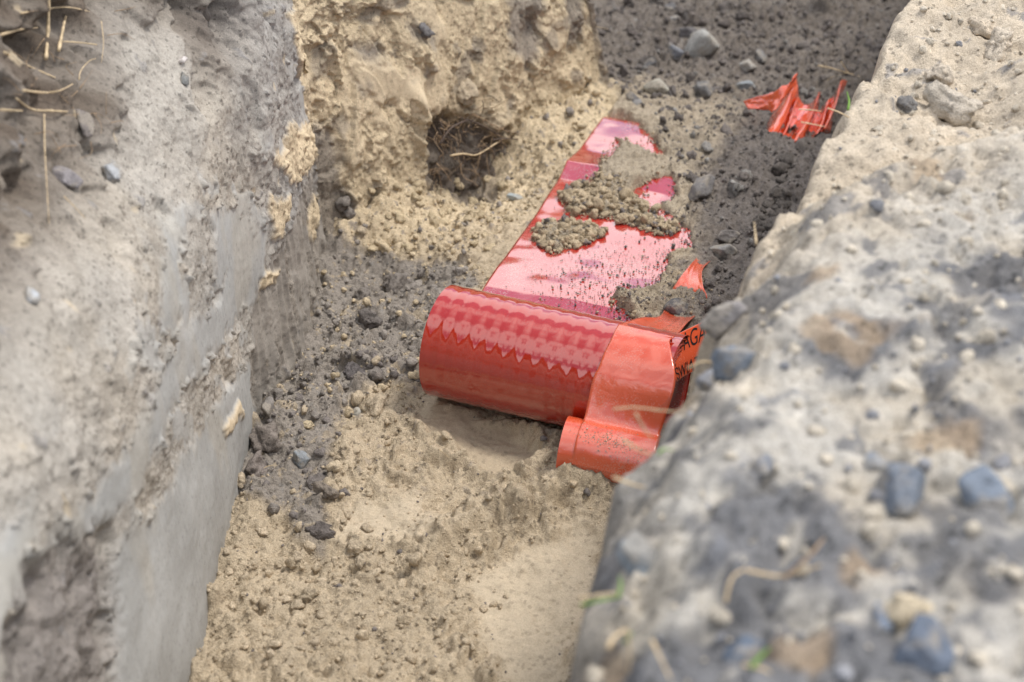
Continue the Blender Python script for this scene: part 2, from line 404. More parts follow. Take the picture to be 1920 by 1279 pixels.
C = mixc(C, .55 * smooth * (1 - m1), [.47, .40, .30])
C = mixc(C, .6 * m1, [.36, .30, .215])
speck = ((mid_id > .84) & (mid > .0005)) | ((sid > .90) & (sml > .0003))
C = mixc(C, .65 * speck * (1 - smooth) * sstep(Y, 1.0, 1.5), DARK * 1.5)
inDB = sstep(-sdf(WX, WY, DB), -.012, .012)
C = mixc(C, .88 * darkm, DARK)
C = mixc(C, .85 * inDB, [.30, .265, .225])
band = np.maximum(sstep(-sdf(X, Y, DB), -.03, .03), tanfoot * .7)
tsp = (((mid_id > .70) & (mid > .0008)) | ((sid > .80) & (sml > .0004))) * band * darkm
C = mixc(C, .75 * tsp, SAND * .9)
gsp = ((sid < .10) & (sml > .0006)) * darkm
C = mixc(C, .6 * gsp, [.26, .245, .225])
# soil over the sheet: tan clods left, dark earth right
cs = k * cover
C = mixc(C, cs * (1 - sstep(W + .03 * n2(X * 30, Y * 30, 71), .16, .24)), [.40, .335, .25])
C = mixc(C, cs * sstep(W + .03 * n2(X * 30, Y * 30, 71), .20, .27) * .8, DARK * 1.15)
C *= tone[..., None]
colf = np.concatenate([C, smooth[..., None] * .8], -1)
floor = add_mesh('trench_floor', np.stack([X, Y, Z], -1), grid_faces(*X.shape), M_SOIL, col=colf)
floor['kind'] = 'structure'
FLOOR_Z, FLOOR_DARK, FLOOR_SM = Z, darkm, smooth
print('floor', time.time() - T0)

def floor_at(x, y, arr=None):
    i = np.clip(np.searchsorted(fx, x), 0, len(fx) - 1); j = np.clip(np.searchsorted(fy, y), 0, len(fy) - 1)
    return (FLOOR_Z if arr is None else arr)[i, j]

# ------------------------------------------------------------------ cut walls on the left
def path_frame(s):
    ss = np.linspace(0, PS[-1], 12000)
    px = np.interp(ss, PS, PATH[:, 0]); py = np.interp(ss, PS, PATH[:, 1])
    kk = np.exp(-np.linspace(-2.5, 2.5, 41) ** 2); kk /= kk.sum()
    pad = lambda a: np.convolve(np.pad(a, 20, mode='reflect', reflect_type='odd'), kk, 'valid')
    px, py = pad(px), pad(py)
    tx, ty = np.gradient(px), np.gradient(py)
    w = np.ones(61) / 61
    tx = np.convolve(np.pad(tx, 30, mode='edge'), w, 'valid'); ty = np.convolve(np.pad(ty, 30, mode='edge'), w, 'valid')
    ln = np.hypot(tx, ty); tx, ty = tx / ln, ty / ln
    f = lambda a: np.interp(s, ss, a)
    return f(px), f(py), f(-ty), f(tx)          # position, outward normal (left of travel)

def lean(s): return np.interp(s, [PS[5], PS[7], PS[8], PS[9]], [.02, .05, .14, .10])

def rake(s, z):
    """how far the face lies back at a height: steep below, laid back towards the top"""
    kk = np.interp(s, [2.55, 2.85, 3.3], [.5, 2.5, 4.0]); a = z - np.interp(s, [2.2, 2.45, 2.7, 2.85, 3.1, 3.3], [.345, .43, .44, .42, .36, .30])
    return lean(s) * z + kk * (np.sqrt(a * a + .0016) + a) / 2

def wall_mesh(name, s, z, disp, col, mat):
    px, py, nx, ny = path_frame(s)
    S_, Z_ = np.meshgrid(s, z, indexing='ij')
    Z_ = np.where(Z_ > .28, .28 + (Z_ - .28) * (ztop(S_) - .28) / .38, Z_)
    off = rake(S_, Z_) - disp           # disp > 0 stands proud into the trench
    V = np.stack([px[:, None] + nx[:, None] * off, py[:, None] + ny[:, None] * off, Z_ + .0 * off], -1)
    o = add_mesh(name, V, grid_faces(len(s), len(z))[:, ::-1], mat, col=col); o['kind'] = 'structure'
    return o

def pm(S_, Z_, poly, soft=.011):
    return sstep(-sdf(S_, Z_, poly), -soft, soft)

# near wall: grey clay sliced smooth by the bucket, ragged where it broke
S1 = [(2.465, .213), (2.427, .134), (2.079, .23), (1.906, .245), (1.758, .32), (1.74, .345), (1.865, .295), (1.993, .285), (2.116, .277), (2.285, .221), (2.37, .25)]
S0 = [(2.215, .364), (2.383, .269), (2.467, .219), (2.291, .23), (2.144, .283), (2.074, .304), (2.143, .341)]
P1 = [(2.233, .343), (2.305, .311), (2.296, .272), (2.272, .241), (2.183, .27), (2.171, .313)]
S2 = [(2.303, .113), (2.394, .066), (2.44, .02), (2.36, -.05), (1.6, -.05), (1.79, .157), (1.89, .23), (1.986, .191), (2.151, .151)]
S4 = [(1.70, .38), (1.731, .372), (1.773, .36), (1.743, .338), (1.777, .303), (1.726, .324), (1.66, .338)]
D1 = [(1.728, .327), (1.775, .315), (1.837, .277), (1.869, .231), (1.843, .187), (1.799, .142), (1.72, .18), (1.68, .27)]
D2_ = [(1.709, .335), (1.735, .32), (1.687, .267), (1.656, .3)]
TP = [[(2.612, .273), (2.774, .206), (2.767, .151), (2.67, .175), (2.571, .213), (2.501, .278), (2.555, .278)],
      [(2.479, .238), (2.548, .207), (2.502, .187), (2.475, .191)], [(2.687, .135), (2.758, .099), (2.678, .073), (2.644, .103)],
      [(2.443, .166), (2.484, .135), (2.459, .13), (2.426, .144)], [(2.691, .403), (2.785, .40), (2.782, .222), (2.756, .202), (2.713, .319)],
      [(2.213, .106), (2.279, .087), (2.298, .065), (2.229, .083)]]
TOPS = [[(2.166, .67), (2.372, .56), (2.261, .475), (2.204, .445), (2.032, .435), (1.4, .48), (1.4, .70)], [(2.443, .53), (2.649, .46), (2.46, .411), (2.404, .415), (2.407, .464)]]
BR = [(2.42, .153), (2.534, .171), (2.75, .16), (2.80, -.05), (2.487, -.03), (2.365, -.03), (2.359, .045)]
s = spaced([(0, 1.5, .05), (1.5, 2.0, .0026), (2.0, 2.765, .0019)]); z = spaced([(-.08, .66, .0021)])
S_, Z_ = [a.astype(np.float32) for a in np.meshgrid(s, z, indexing='ij')]
WS = S_ + .010 * n2(S_ * 30, Z_ * 30, 1) + .005 * n2(S_ * 110, Z_ * 110, 2); WZ = Z_ + .010 * n2(S_ * 30, Z_ * 30, 3) + .006 * n2(S_ * 110, Z_ * 110, 4)
sm = np.maximum.reduce([pm(WS, WZ, S1), pm(WS, WZ, S0) * (1 - pm(WS, WZ, P1)), pm(WS, WZ, S2), pm(WS, WZ, S4)])
isl = sstep(fbm(S_ * 16, Z_ * 16, 3, 12), .32, .50) * (1 - sm) * sstep(-Z_, -.42, -.30)
sm = np.clip(sm + .7 * isl, 0, 1)
dk = np.maximum(pm(WS, WZ, D1, .022), pm(WS, WZ, D2_, .015)); sm *= (1 - dk)
br = pm(WS, WZ, BR, .012); sm = np.where(br > .5, np.clip(.65 * sstep(n2(S_ * 40, Z_ * 7, 14), -.15, .2), 0, 1), sm)
tp = np.maximum.reduce([pm(WS, WZ, t, .005) for t in TP])
top = np.maximum.reduce([pm(WS, WZ, t, .04) for t in TOPS]); top = np.maximum(top, sstep(Z_ + .05 * n2(S_ * 8, Z_ * 8, 6), .45, .53))
c1, i1 = crumbs(WS, WZ * .8, .030, 11, .5, .2, .55, .5); c2, i2 = crumbs(WS, WZ * .85, .013, 12, .65, .2, .58, .6); c3, i3 = crumbs(S_, Z_, .006, 13, .65, .25, .58, .7)
disp = .006 * fbm(S_ * 4, Z_ * 4, 3, 15)
rgh = (1 - sm)
disp += rgh * (-.0015 + .45 * c1 + c2 * 1.0 + c3 * 1.0 + .004 * fbm(S_ * 30, Z_ * 24, 4, 16))
disp += sm * (.0006 * n2(S_ * 320, Z_ * 9, 17) + .0007 * n2(S_ * 120, Z_ * 5, 18) + .0009 * fbm(S_ * 25, Z_ * 25, 3, 19))
disp += -dk * (.009 + .010 * fbm(S_ * 18, Z_ * 18, 3, 20)) + tp * (.004 + c2 * .6) + top * (.030 * fbm(S_ * 12, Z_ * 12, 4, 22) - .012 - .022 * sstep(n2(S_ * 22, Z_ * 18, 122), .1, .45))
disp += -.004 * br * np.abs(n2(S_ * 45, Z_ * 8, 23)) * 2
disp += .004 * np.exp(-(np.abs(sstep(rgh, 0, 1) - .5) / .3) ** 2) * (c2 > .001) * (1 - br)
disp -= .009 * sstep(n2(S_ * 15, Z_ * 10, 24), .38, .62) * rgh * (1 - tp)
C = np.broadcast_to(np.array([.42, .385, .335]), S_.shape + (3,)).astype(np.float32).copy()
C = mixc(C, sstep(fbm(S_ * 7, Z_ * 7, 3, 25), -.2, .5) * .5, [.47, .41, .33])
C = mixc(C, sm, GREY * np.array([.98, .99, 1.0]))
C = mixc(C, sm * sstep(fbm(S_ * 9, Z_ * 5, 3, 26), .1, .5) * .45, [.44, .40, .33])
C = mixc(C, br * .8, [.29, .255, .215])
C = mixc(C, dk * .75, [.22, .195, .18])
C = mixc(C, top * (.76 + .22 * sstep(n2(S_ * 20, Z_ * 20, 27), -.2, .3)), BROWN)
C = mixc(C, sstep(S_, 2.35, 2.6) * rgh * (1 - br) * .55, [.29, .28, .27])
C = mixc(C, ((i2 > .88) & (c2 > .001)) * rgh * .55, [.25, .24, .235])
C = mixc(C, tp * .95, TAN * 1.1)
tb = sstep(n2(S_ * 33, Z_ * 33, 28), 0.62, .7) * (1 - sm) * .5; C = mixc(C, tb, TAN * 1.05)
C *= (1 + .12 * fbm(S_ * 10, Z_ * 10, 3, 29) + .10 * (i1 - .5) * rgh)[..., None]
# shade painted into the foot of the slab, where less sky reaches
C = mixc(C, .35 * sstep(-Z_ + .03 * n2(S_ * 12, Z_ * 12, 30), -.10, .01) * (S_ < 2.45), [.25, .235, .21])
wall1 = wall_mesh('trench_wall', s, z, disp, np.concatenate([C, sm[..., None]], -1), M_CLAY)
W1 = (s, z)

# far wall: yellow sand face
TS1 = [(2.868, .237), (2.951, .224), (3.01, .19), (2.997, .15), (2.924, .181), (2.887, .208)]
TG = [[(2.77, .20), (2.806, .18), (2.823, .149), (2.813, .097), (2.863, .012), (2.846, -.05), (2.74, -.05)],
      [(3.237, .253), (3.32, .232), (3.301, .169), (3.262, .12), (3.215, .161)], [(3.371, .219), (3.43, .204), (3.405, .114), (3.369, .124)],
      [(2.882, .267), (2.943, .257), (2.953, .227), (2.906, .239)], [(3.003, .266), (3.05, .245), (3.055, .22), (3.008, .246)]]
TH = [(2.990, .116), (3.03, .118), (3.07, .100), (3.15, .068), (3.192, .02), (3.16, -.05), (2.99, -.05), (2.980, .04)]
s = spaced([(2.76, 3.53, .0019), (3.53, 3.9, .01), (3.9, 6.20, .06)]); z = spaced([(-.08, .42, .0021), (.42, .66, .006)])
S_, Z_ = [a.astype(np.float32) for a in np.meshgrid(s, z, indexing='ij')]
WS = S_ + .010 * n2(S_ * 30, Z_ * 30, 1) + .005 * n2(S_ * 110, Z_ * 110, 2); WZ = Z_ + .010 * n2(S_ * 30, Z_ * 30, 3) + .006 * n2(S_ * 110, Z_ * 110, 4)
sm = pm(WS, WZ, TS1) ; sm = np.clip(sm + .55 * sstep(fbm(S_ * 11, Z_ * 7, 3, 52), .12, .4), 0, 1)
gk = np.maximum.reduce([pm(WS, WZ, t, .012) for t in TG]); hole = pm(WS + .012 * n2(S_ * 45, Z_ * 45, 141), WZ + .012 * n2(S_ * 45, Z_ * 45, 142), TH, .020)
c1, i1 = crumbs(WS, WZ * .7, .045, 31, .55, .2, .58, .55); c2, i2 = crumbs(WS, WZ * .8, .018, 32, .6, .2, .58, .6); c3, i3 = crumbs(S_, Z_, .0075, 33, .65, .25, .58, .7)
rgh = (1 - sm) * (1 - hole)
steps = np.floor(2.2 * n2(S_ * 9, Z_ * 5, 34) + .5) / 2.2
disp = .016 * fbm(S_ * 5, Z_ * 4, 3, 35) + .016 * steps
disp += rgh * (1.2 * c1 + 1.3 * c2 + 1.1 * c3 + .007 * fbm(S_ * 26, Z_ * 16, 4, 36)) + .0012 * fbm(S_ * 90, Z_ * 40, 3, 37) - .008 * (1 - sm) 
disp -= hole * (.026 + .016 * fbm(S_ * 30, Z_ * 30, 3, 38)) + .005 * gk - .01 * sstep(-Z_, -.09, .02)
disp += .02 * np.exp(-((S_ - 2.982) / .014) ** 2) * sstep(Z_, .0, .04) * sstep(.20 - Z_, 0, .04)
C = np.broadcast_to(TAN, S_.shape + (3,)).astype(np.float32).copy()
C = mixc(C, sm * .5, [.50, .41, .29])
C = mixc(C, gk * .8, [.25, .22, .19])
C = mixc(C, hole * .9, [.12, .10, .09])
C = mixc(C, ((i2 > .86) & (c2 > .001)) * rgh * .5, [.24, .21, .18])
C = mixc(C, sstep(fbm(S_ * 14, Z_ * 14, 3, 39), .28, .55) * .6, [.26, .225, .185])
C = mixc(C, sstep(S_, 3.425, 3.465) * .75, DARK * 1.1)
C *= (1 + .10 * fbm(S_ * 8, Z_ * 8, 3, 40) + .10 * (i1 - .5))[..., None]
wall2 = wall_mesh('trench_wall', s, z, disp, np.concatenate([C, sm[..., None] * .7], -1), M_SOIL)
print('walls', time.time() - T0)

# ground on top of the left wall
s = spaced([(0, 6.20, .06)]); o_ = np.array([-.0, .05, .12, .25, .5, 1, 2, 4, 7.0])
px, py, nx, ny = path_frame(s)
zt = ztop(s)[:, None]
off = o_[None, :] + rake(s[:, None], zt) - .01
V = np.stack([px[:, None] + nx[:, None] * (off - o_[None]) - o_[None], py[:, None] + ny[:, None] * (off - o_[None]), zt + (.66 - zt) * sstep(o_[None], .1, 1.5) + .03 * n2(px[:, None] * 3 - o_[None] * 4, py[:, None] * 4) * (o_[None] > .01)], -1)
cg = np.concatenate([np.broadcast_to(BROWN, V.shape), np.zeros(V.shape[:2] + (1,))], -1)
og = add_mesh('ground', V, grid_faces(*V.shape[:2])[:, ::-1], M_SOIL, col=cg); og['kind'] = 'structure'

# ------------------------------------------------------------------ spoil bank on the right
BEY = np.array([-1.0, .30, .537, .602, .663, .737, .849, .938, 1.022, 1.088, 1.193, 1.427, 1.645, 2.3, 3.0, 5.0])
BEX = np.array([-.16, -.03, .023, .040, .055, .070, .138, .160, .198, .238, .286, .382, .476, .76, 1.05, 1.9])
bx = spaced([(-.50, -.12, .02), (-.12, .70, .0029), (.70, 1.0, .008), (1.0, 7.0, .15)])
by = spaced([(-3.0, .20, .10), (.20, .40, .012), (.40, 1.30, .0029), (1.30, 1.80, .0036), (1.80, 6.0, .06)])
X, Y = [a.astype(np.float32) for a in np.meshgrid(bx, by, indexing='ij')]
WX = X + .010 * n2(X * 22, Y * 22, 1) + .006 * n2(X * 70, Y * 70, 2); WY = Y + .010 * n2(X * 22, Y * 22, 3) + .006 * n2(X * 70, Y * 70, 4)
D = (WX - np.interp(Y, BEY, BEX)) * .92
YC = np.interp(X, [.0, .13, .23, .33, .45, .8, 2], [.80, .86, 1.0, 1.085, 1.155, 1.28, 1.5])
near = sstep(YC - WY, -.05, .03)
top = .415 + near * .075 * sstep(D, -.01, .07) + (1 - near) * (.02 + .10 * sstep(D, .08, .5)) + .03 * sstep(D, .15, .6)
c0, i0 = crumbs(WX, WY, .11, 61, .55, .25, .6, .35); c1, i1 = crumbs(WX, WY, .045, 62, .55, .2, .58, .6); c2, i2 = crumbs(WX, WY, .018, 63, .6, .2, .58, .7); c3, i3 = crumbs(X, Y, .008, 64, .6, .25, .58, .7)
top = top + (.010 + .012 * (1 - near)) * fbm(X * 6, Y * 6, 4, 65) + (.25 + .5 * (1 - near)) * c0 + (.35 + .3 * (1 - near)) * c1 + .45 * c2 + .6 * c3 + .005 * fbm(X * 24, Y * 24, 5, 166, .6) + .003 * fbm(X * 70, Y * 70, 3, 66)
top -= (.008 * sstep(fbm(WX * 9 - WY * 4, WY * 9, 5, 67, .65), .25, .5) + .006 * sstep(fbm(WX * 26, WY * 26, 3, 167), .2, .4)) * near
Z = -.15 + (top + .15) * sstep(D, -.06, .010)
Z += .15 * sstep(X, 1, 3)
C = np.broadcast_to(np.array([.47, .44, .39]), X.shape + (3,)).astype(np.float32).copy()
C = mixc(C, sstep(fbm(X * 10, Y * 10, 3, 68), -.1, .4) * .6, [.54, .47, .37])
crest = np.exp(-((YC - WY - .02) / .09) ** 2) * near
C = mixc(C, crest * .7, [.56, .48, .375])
C = mixc(C, (1 - near) * .85, [.58, .485, .365])
dmix = sstep(fbm(X * 9, Y * 9, 4, 69) + 1.3 * (.76 - Y), .05, .42) * near
dmix = np.maximum(dmix, .85 * sstep(fbm(WX * 14 + WY * 5, WY * 14 - WX * 8, 5, 169, .65) + .5 * (.80 - Y), .22, .5) * near)
dmix = np.maximum(dmix, .9 * sstep(-D, -.03, .02) * sstep(.80 - Y, -.02, .1))
C = mixc(C, dmix * .80, [.115, .12, .135])
C = mixc(C, sstep(n2(X * 17, Y * 17, 70), .35, .55) * near * .6, [.40, .29, .18])
C = mixc(C, sstep(n2(X * 40, Y * 40, 72), .35, .5) * near * .6, [.60, .55, .47])
C = mixc(C, ((i1 > .8) & (c1 > .003)) * .6, [.17, .175, .19])
C = mixc(C, ((i2 > .84) & (c2 > .002)) * .6, [.20, .20, .21])
C = mixc(C, sstep(-D, .0, .05), DARK * 1.2)
C *= (.86 + .14 * fbm(X * 12, Y * 12, 3, 73) + .10 * (i1 - .5))[..., None]
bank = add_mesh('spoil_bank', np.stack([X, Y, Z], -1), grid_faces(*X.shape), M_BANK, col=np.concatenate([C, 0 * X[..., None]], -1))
bank['kind'] = 'structure'
BANK = (bx, by, Z, D)
print('bank', time.time() - T0)

# ------------------------------------------------------------------ coarse copies for resting things on the ground
def coarse_bvh(obj, nu, nv, st=3):
    me = obj.data; co = np.empty(len(me.vertices) * 3, np.float32); me.vertices.foreach_get('co', co)
    g = co.reshape(nu, nv, 3)[::st, ::st]
    return g.reshape(-1, 3), grid_faces(*g.shape[:2])
allv, allf, nb = [], [], 0
for o_, (nu, nv) in ((floor, (len(fx), len(fy))), (wall1, (len(W1[0]), len(W1[1]))), (wall2, (len(spaced([(2.76, 3.53, .0019), (3.53, 3.9, .01), (3.9, 6.20, .06)])), len(spaced([(-.08, .42, .0021), (.42, .66, .006)])))), (bank, (len(bx), len(by)))):
    v_, f_ = coarse_bvh(o_, nu, nv); allv.append(v_); allf.append(f_ + nb); nb += len(v_)
BVH = BVHTree.FromPolygons(np.concatenate(allv).tolist(), np.concatenate(allf).tolist())
def ray(u, v):
    a = (u - 960) / FPX; b = -(v - 639.5) / FPX
    return np.array([a, math.cos(PITCH) + b * math.sin(PITCH), -math.sin(PITCH) + b * math.cos(PITCH)])
def at(u, v, z):
    d = ray(u, v); return np.array([0, 0, CAMZ]) + d * ((CAMZ - z) / -d[2])
def hit(u, v):
    """where the line of sight through a photo point first meets the soil: position, normal, metres per photo pixel"""
    d = ray(u, v); r = BVH.ray_cast(Vector((0, 0, CAMZ)), Vector(d))
    p = np.array(r[0]); n = np.array(r[1])
    if n @ d > 0: n = -n
    return p, n, np.linalg.norm(p - [0, 0, CAMZ]) / FPX
print('bvh', time.time() - T0)

# ------------------------------------------------------------------ clods and stones
def ico(sub):
    bm = bmesh.new(); bmesh.ops.create_icosphere(bm, subdivisions=sub, radius=1.0)
    V = np.array([v.co[:] for v in bm.verts]); F = np.array([[v.index for v in f.verts] for f in bm.faces]); bm.free(); return V, F
ICO = {k: ico(k) for k in (1, 2, 3, 4)}
def cut(V, rg, nplanes, lo, hi, k=26.0):
    N = rg.normal(size=(nplanes, 3)); N /= np.linalg.norm(N, axis=1)[:, None]; dd = lo + (hi - lo) * rg.random(nplanes)
    dots = np.maximum(V @ N.T, 1e-3); return -np.log(np.exp(-k * np.minimum(dd / dots, 3)).sum(1) + np.exp(-k)) / k
def lump(sub, seed, amp=.22):
    """crumbly clod: broken faces plus several scales of crumb"""
    rg = np.random.default_rng(seed + 4000); V, F = ICO[sub]
    r = cut(V, rg, 10, .46, .92, 38.0) + amp * .8 * n3(V * 1.5, seed) + amp * .5 * n3(V * 3.1, seed + 1)
    if sub >= 3: r = r + amp * .34 * n3(V * 6.5, seed + 2) + amp * .24 * n3(V * 13, seed + 3)
    return V * np.maximum(r, .25)[:, None], F
def rock(seed, nplanes=13, sub=4):
    """angular stone: a ball cut by random planes with slightly worn edges"""
    rg = np.random.default_rng(seed); V, F = ICO[sub]
    r = cut(V, rg, nplanes, .42, .80, 70.0) + .045 * n3(V * 2.6, seed % 90) + .03 * n3(V * 6, seed % 90 + 1) + .016 * n3(V * 14, seed % 90 + 2)
    return V * r[:, None], F
def rotm(rg, n=None):
    q = rg.normal(size=(n or 1, 4)); q /= np.linalg.norm(q, axis=1)[:, None]; w, x, y, z = q.T
    R = np.stack([1 - 2 * (y * y + z * z), 2 * (x * y - w * z), 2 * (x * z + w * y), 2 * (x * y + w * z), 1 - 2 * (x * x + z * z), 2 * (y * z - w * x), 2 * (x * z - w * y), 2 * (y * z + w * x), 1 - 2 * (x * x + y * y)], -1).reshape(-1, 3, 3)
    return R if n else R[0]
TEMPL = {1: [lump(1, k, .42) for k in range(10)], 2: [lump(2, k + 20, .40) for k in range(10)], 3: [lump(3, k + 40, .40) for k in range(10)]}
ICO20 = (lambda b: b)(ico(1))

def scatter(name, P, R, C, mat, seed, label=None, cat=None):
    """many small crumbs as one mesh of real lumps"""
    rg = np.random.default_rng(seed); Vs, Fs, Cs, n0 = [], [], [], 0
    lvl = np.where(R > .0075, 3, np.where(R > .0036, 2, 1)); pick = rg.integers(0, 10, len(P))
    for L in (1, 2, 3):
        for t in range(10):
            m = np.where((lvl == L) & (pick == t))[0]
            if not len(m): continue
            v, f = TEMPL[L][t]
            A = rotm(rg, len(m)); sc = R[m, None] * (.75 + .5 * rg.random((len(m), 3)))
            vv = np.einsum('nij,vj->nvi', A, v) * sc[:, None, :] + P[m, None, :]
            Vs.append(vv.reshape(-1, 3)); k = len(v)
            Fs.append((f[None] + (n0 + np.arange(len(m)) * k)[:, None, None]).reshape(-1, 3)); n0 += k * len(m)
            Cs.append(np.repeat(C[m], k, axis=0))
    cc = np.concatenate(Cs); o = add_mesh(name, np.concatenate(Vs), np.concatenate(Fs), mat, col=np.concatenate([cc, np.zeros((len(cc), 1))], -1))
    o['kind'] = 'stuff'; tag(o, label, cat); return o

def radii(rg, n, a, b, p=2.6): return a * (1 - rg.random(n) * (1 - (a / b) ** p)) ** (-1 / p)

rg = np.random.default_rng(5)
# sand floor
n = 5200; P = np.stack([rg.uniform(-.34, .30, n), rg.uniform(.86, 1.50, n)], -1)
rr = radii(rg, n, .0014, .0095, 2.1); dens = fbm(P[:, 0] * 8, P[:, 1] * 8, 2, 81)
keep = (rg.random(n) < np.clip(.55 + dens + .5 * (P[:, 0] < -.1), .12, 1)) & (floor_at(P[:, 0], P[:, 1], FLOOR_SM) < .3 + .5 * (rr < .002)) 
P, rr = P[keep], rr[keep]; dk_ = floor_at(P[:, 0], P[:, 1], FLOOR_DARK)
zz = floor_at(P[:, 0], P[:, 1]) - rr * .05
cc = SAND[None] * (.88 + .3 * rg.random((len(P), 1))); alt = rg.random(len(P)) < np.where(dk_ > .5, .75, .06)
cc[alt] = DARK * (1.2 + .6 * rg.random((alt.sum(), 1)))
scatter('sand_crumbs', np.c_[P, zz], rr, cc, M_SOIL, 1, 'loose tan sand crumbs strewn over the near trench floor', 'crumbs')
# grey band and foot of the sand wall
n = 7200; P = np.stack([rg.uniform(-.32, .20, n), rg.uniform(1.36, 2.30, n)], -1)
rr = radii(rg, n, .0014, .009, 2.3)
inb = (sdf(P[:, 0], P[:, 1], np.array(DB)) < .02); td = pdist(P[:, 0], P[:, 1], PATH[6:10]); wq = (P - L0) @ D2
q = (P - L0) @ E2
keep = (inb | (td < .15)) & ((wq < -.012) | (q < -.19)) & (td > .008)
P, rr, inb, td = P[keep], rr[keep], inb[keep], td[keep]
dk_ = floor_at(P[:, 0], P[:, 1], FLOOR_DARK)
cc = np.where((rg.random(len(P)) < np.where(dk_ > .5, .26, .80))[:, None], TAN[None] * (.82 + .3 * rg.random((len(P), 1))), np.array([.29, .258, .225]) * (.75 + .5 * rg.random((len(P), 1))))
scatter('crumbs', np.c_[P, floor_at(P[:, 0], P[:, 1]) + rr * .3], rr, cc, M_SOIL, 2, 'mixed grey and tan crumbs along the foot of the sand wall', 'crumbs')
# dark earth behind
n = 7600; P = np.stack([rg.uniform(.14, 1.0, n), rg.uniform(1.5, 2.95, n)], -1)
rr = radii(rg, n, .002, .013, 2.5); wq = (P - L0) @ D2; q = (P - L0) @ E2
visd = sdf(P[:, 0], P[:, 1], np.array(VIS)); onstrip = (wq < STRIP_W) & (q < .62)
keep = (floor_at(P[:, 0], P[:, 1], FLOOR_DARK) > .3) & ~(onstrip & (visd < .004)) 
P, rr = P[keep], rr[keep]
cc = DARK[None] * (.75 + .7 * rg.random((len(P), 1))) ; pal = rg.random(len(P)) < .08; cc[pal] = np.array([.27, .255, .235]) * (.8 + .4 * rg.random((pal.sum(), 1)))
scatter('dark_crumbs', np.c_[P, floor_at(P[:, 0], P[:, 1]) + rr * .3], rr, cc, M_SOIL, 3, 'dark grey earth crumbs covering the far trench floor', 'crumbs')
# spill lying on the red sheet
def on_strip(q, w, r): 
    xy = L0[None] + q[:, None] * E2 + w[:, None] * D2; return np.c_[xy, strip_z(q, w) + .001 + r * .45]
n = 15000; q = rg.uniform(-.02, .60, n); w = rg.uniform(.02, .29, n); rr = radii(rg, n, .00045, .0032, 2.6)
dns = np.exp(-((q - .09 - .25 * (w - .2)) / .10) ** 2) * sstep(w, .03, .17) + .75 * sstep(w, .2, .28) * (q < .3) + .05 + .9 * np.exp(-((q - .01) / .025) ** 2) * sstep(w, .10, .16)
keep = rg.random(n) < dns * .8; q, w, rr = q[keep], w[keep], rr[keep]
cc = np.where((rg.random(len(q)) < .35)[:, None], SAND[None] * .85, DARK[None] * 1.1) * (.7 + .6 * rg.random((len(q), 1)))
PP, RR_, CC = [on_strip(q, w, rr)], [rr], [cc]
pts = np.c_[rg.uniform(-.05, .27, 16000), rg.uniform(1.52, 2.2, 16000)]; sv = sdf(pts[:, 0], pts[:, 1], VIS)
qq = (pts - L0) @ E2; ww = (pts - L0) @ D2; kp = (np.abs(sv) < .003 + .016 * rg.random(len(pts)) ** 2) & (ww > .03) & (ww < .285) & (qq > .0) & (qq < .62)
r_ = radii(rg, kp.sum(), .0006, .0042, 2.0); p3 = on_strip(qq[kp], ww[kp], r_); p3[:, 2] = np.maximum(p3[:, 2], floor_at(pts[kp, 0], pts[kp, 1]) + r_ * .3)
PP.append(p3); RR_.append(r_); CC.append(np.where((ww[kp] + .03 * rg.normal(size=kp.sum()) < .17)[:, None], SAND[None] * .9, DARK[None] * 1.25) * (.75 + .5 * rg.random((kp.sum(), 1))))
for poly, cnt, a, b, tanp in ((C2, 1500, .0010, .0075, .86), ([(.078, 1.85), (.095, 1.89), (.13, 1.92), (.15, 1.90), (.19, 1.83), (.23, 1.76), (.20, 1.75), (.14, 1.80), (.09, 1.815)], 2800, .0012, .0090, .9), ([(.13, 1.56), (.19, 1.60), (.24, 1.66), (.26, 1.56), (.2, 1.50), (.14, 1.52)], 900, .0009, .005, .4)):
    pts = rg.uniform(np.min(poly, 0) - .01, np.max(poly, 0) + .01, (cnt * 3, 2)); sdv = sdf(pts[:, 0], pts[:, 1], poly)
    pts = pts[(sdv < .004 + .006 * rg.random(len(pts)))][:cnt]; sdv = sdf(pts[:, 0], pts[:, 1], poly)
    r_ = np.where(rg.random(len(pts)) < .92, radii(rg, len(pts), a * .7, a * 3, 2), radii(rg, len(pts), b * .45, b * 1.1, 1.5)); qq = (pts - L0) @ E2; ww = (pts - L0) @ D2
    p3 = on_strip(qq, ww, r_)
    p3[:, 2] = np.maximum(p3[:, 2], floor_at(pts[:, 0], pts[:, 1]) + r_ * rg.uniform(-.55, .25, len(pts)))
    c_ = np.where((rg.random(len(pts)) < tanp)[:, None], SAND[None] * np.array([.92, .90, .86]), DARK[None] * 1.3) * (.8 + .4 * rg.random((len(pts), 1)))
    PP.append(p3); RR_.append(r_); CC.append(c_)
scatter('spilled_crumbs', np.concatenate(PP), np.concatenate(RR_), np.concatenate(CC), M_SOIL, 4, 'sand and soil crumbs spilled on the unrolled red sheet', 'crumbs')
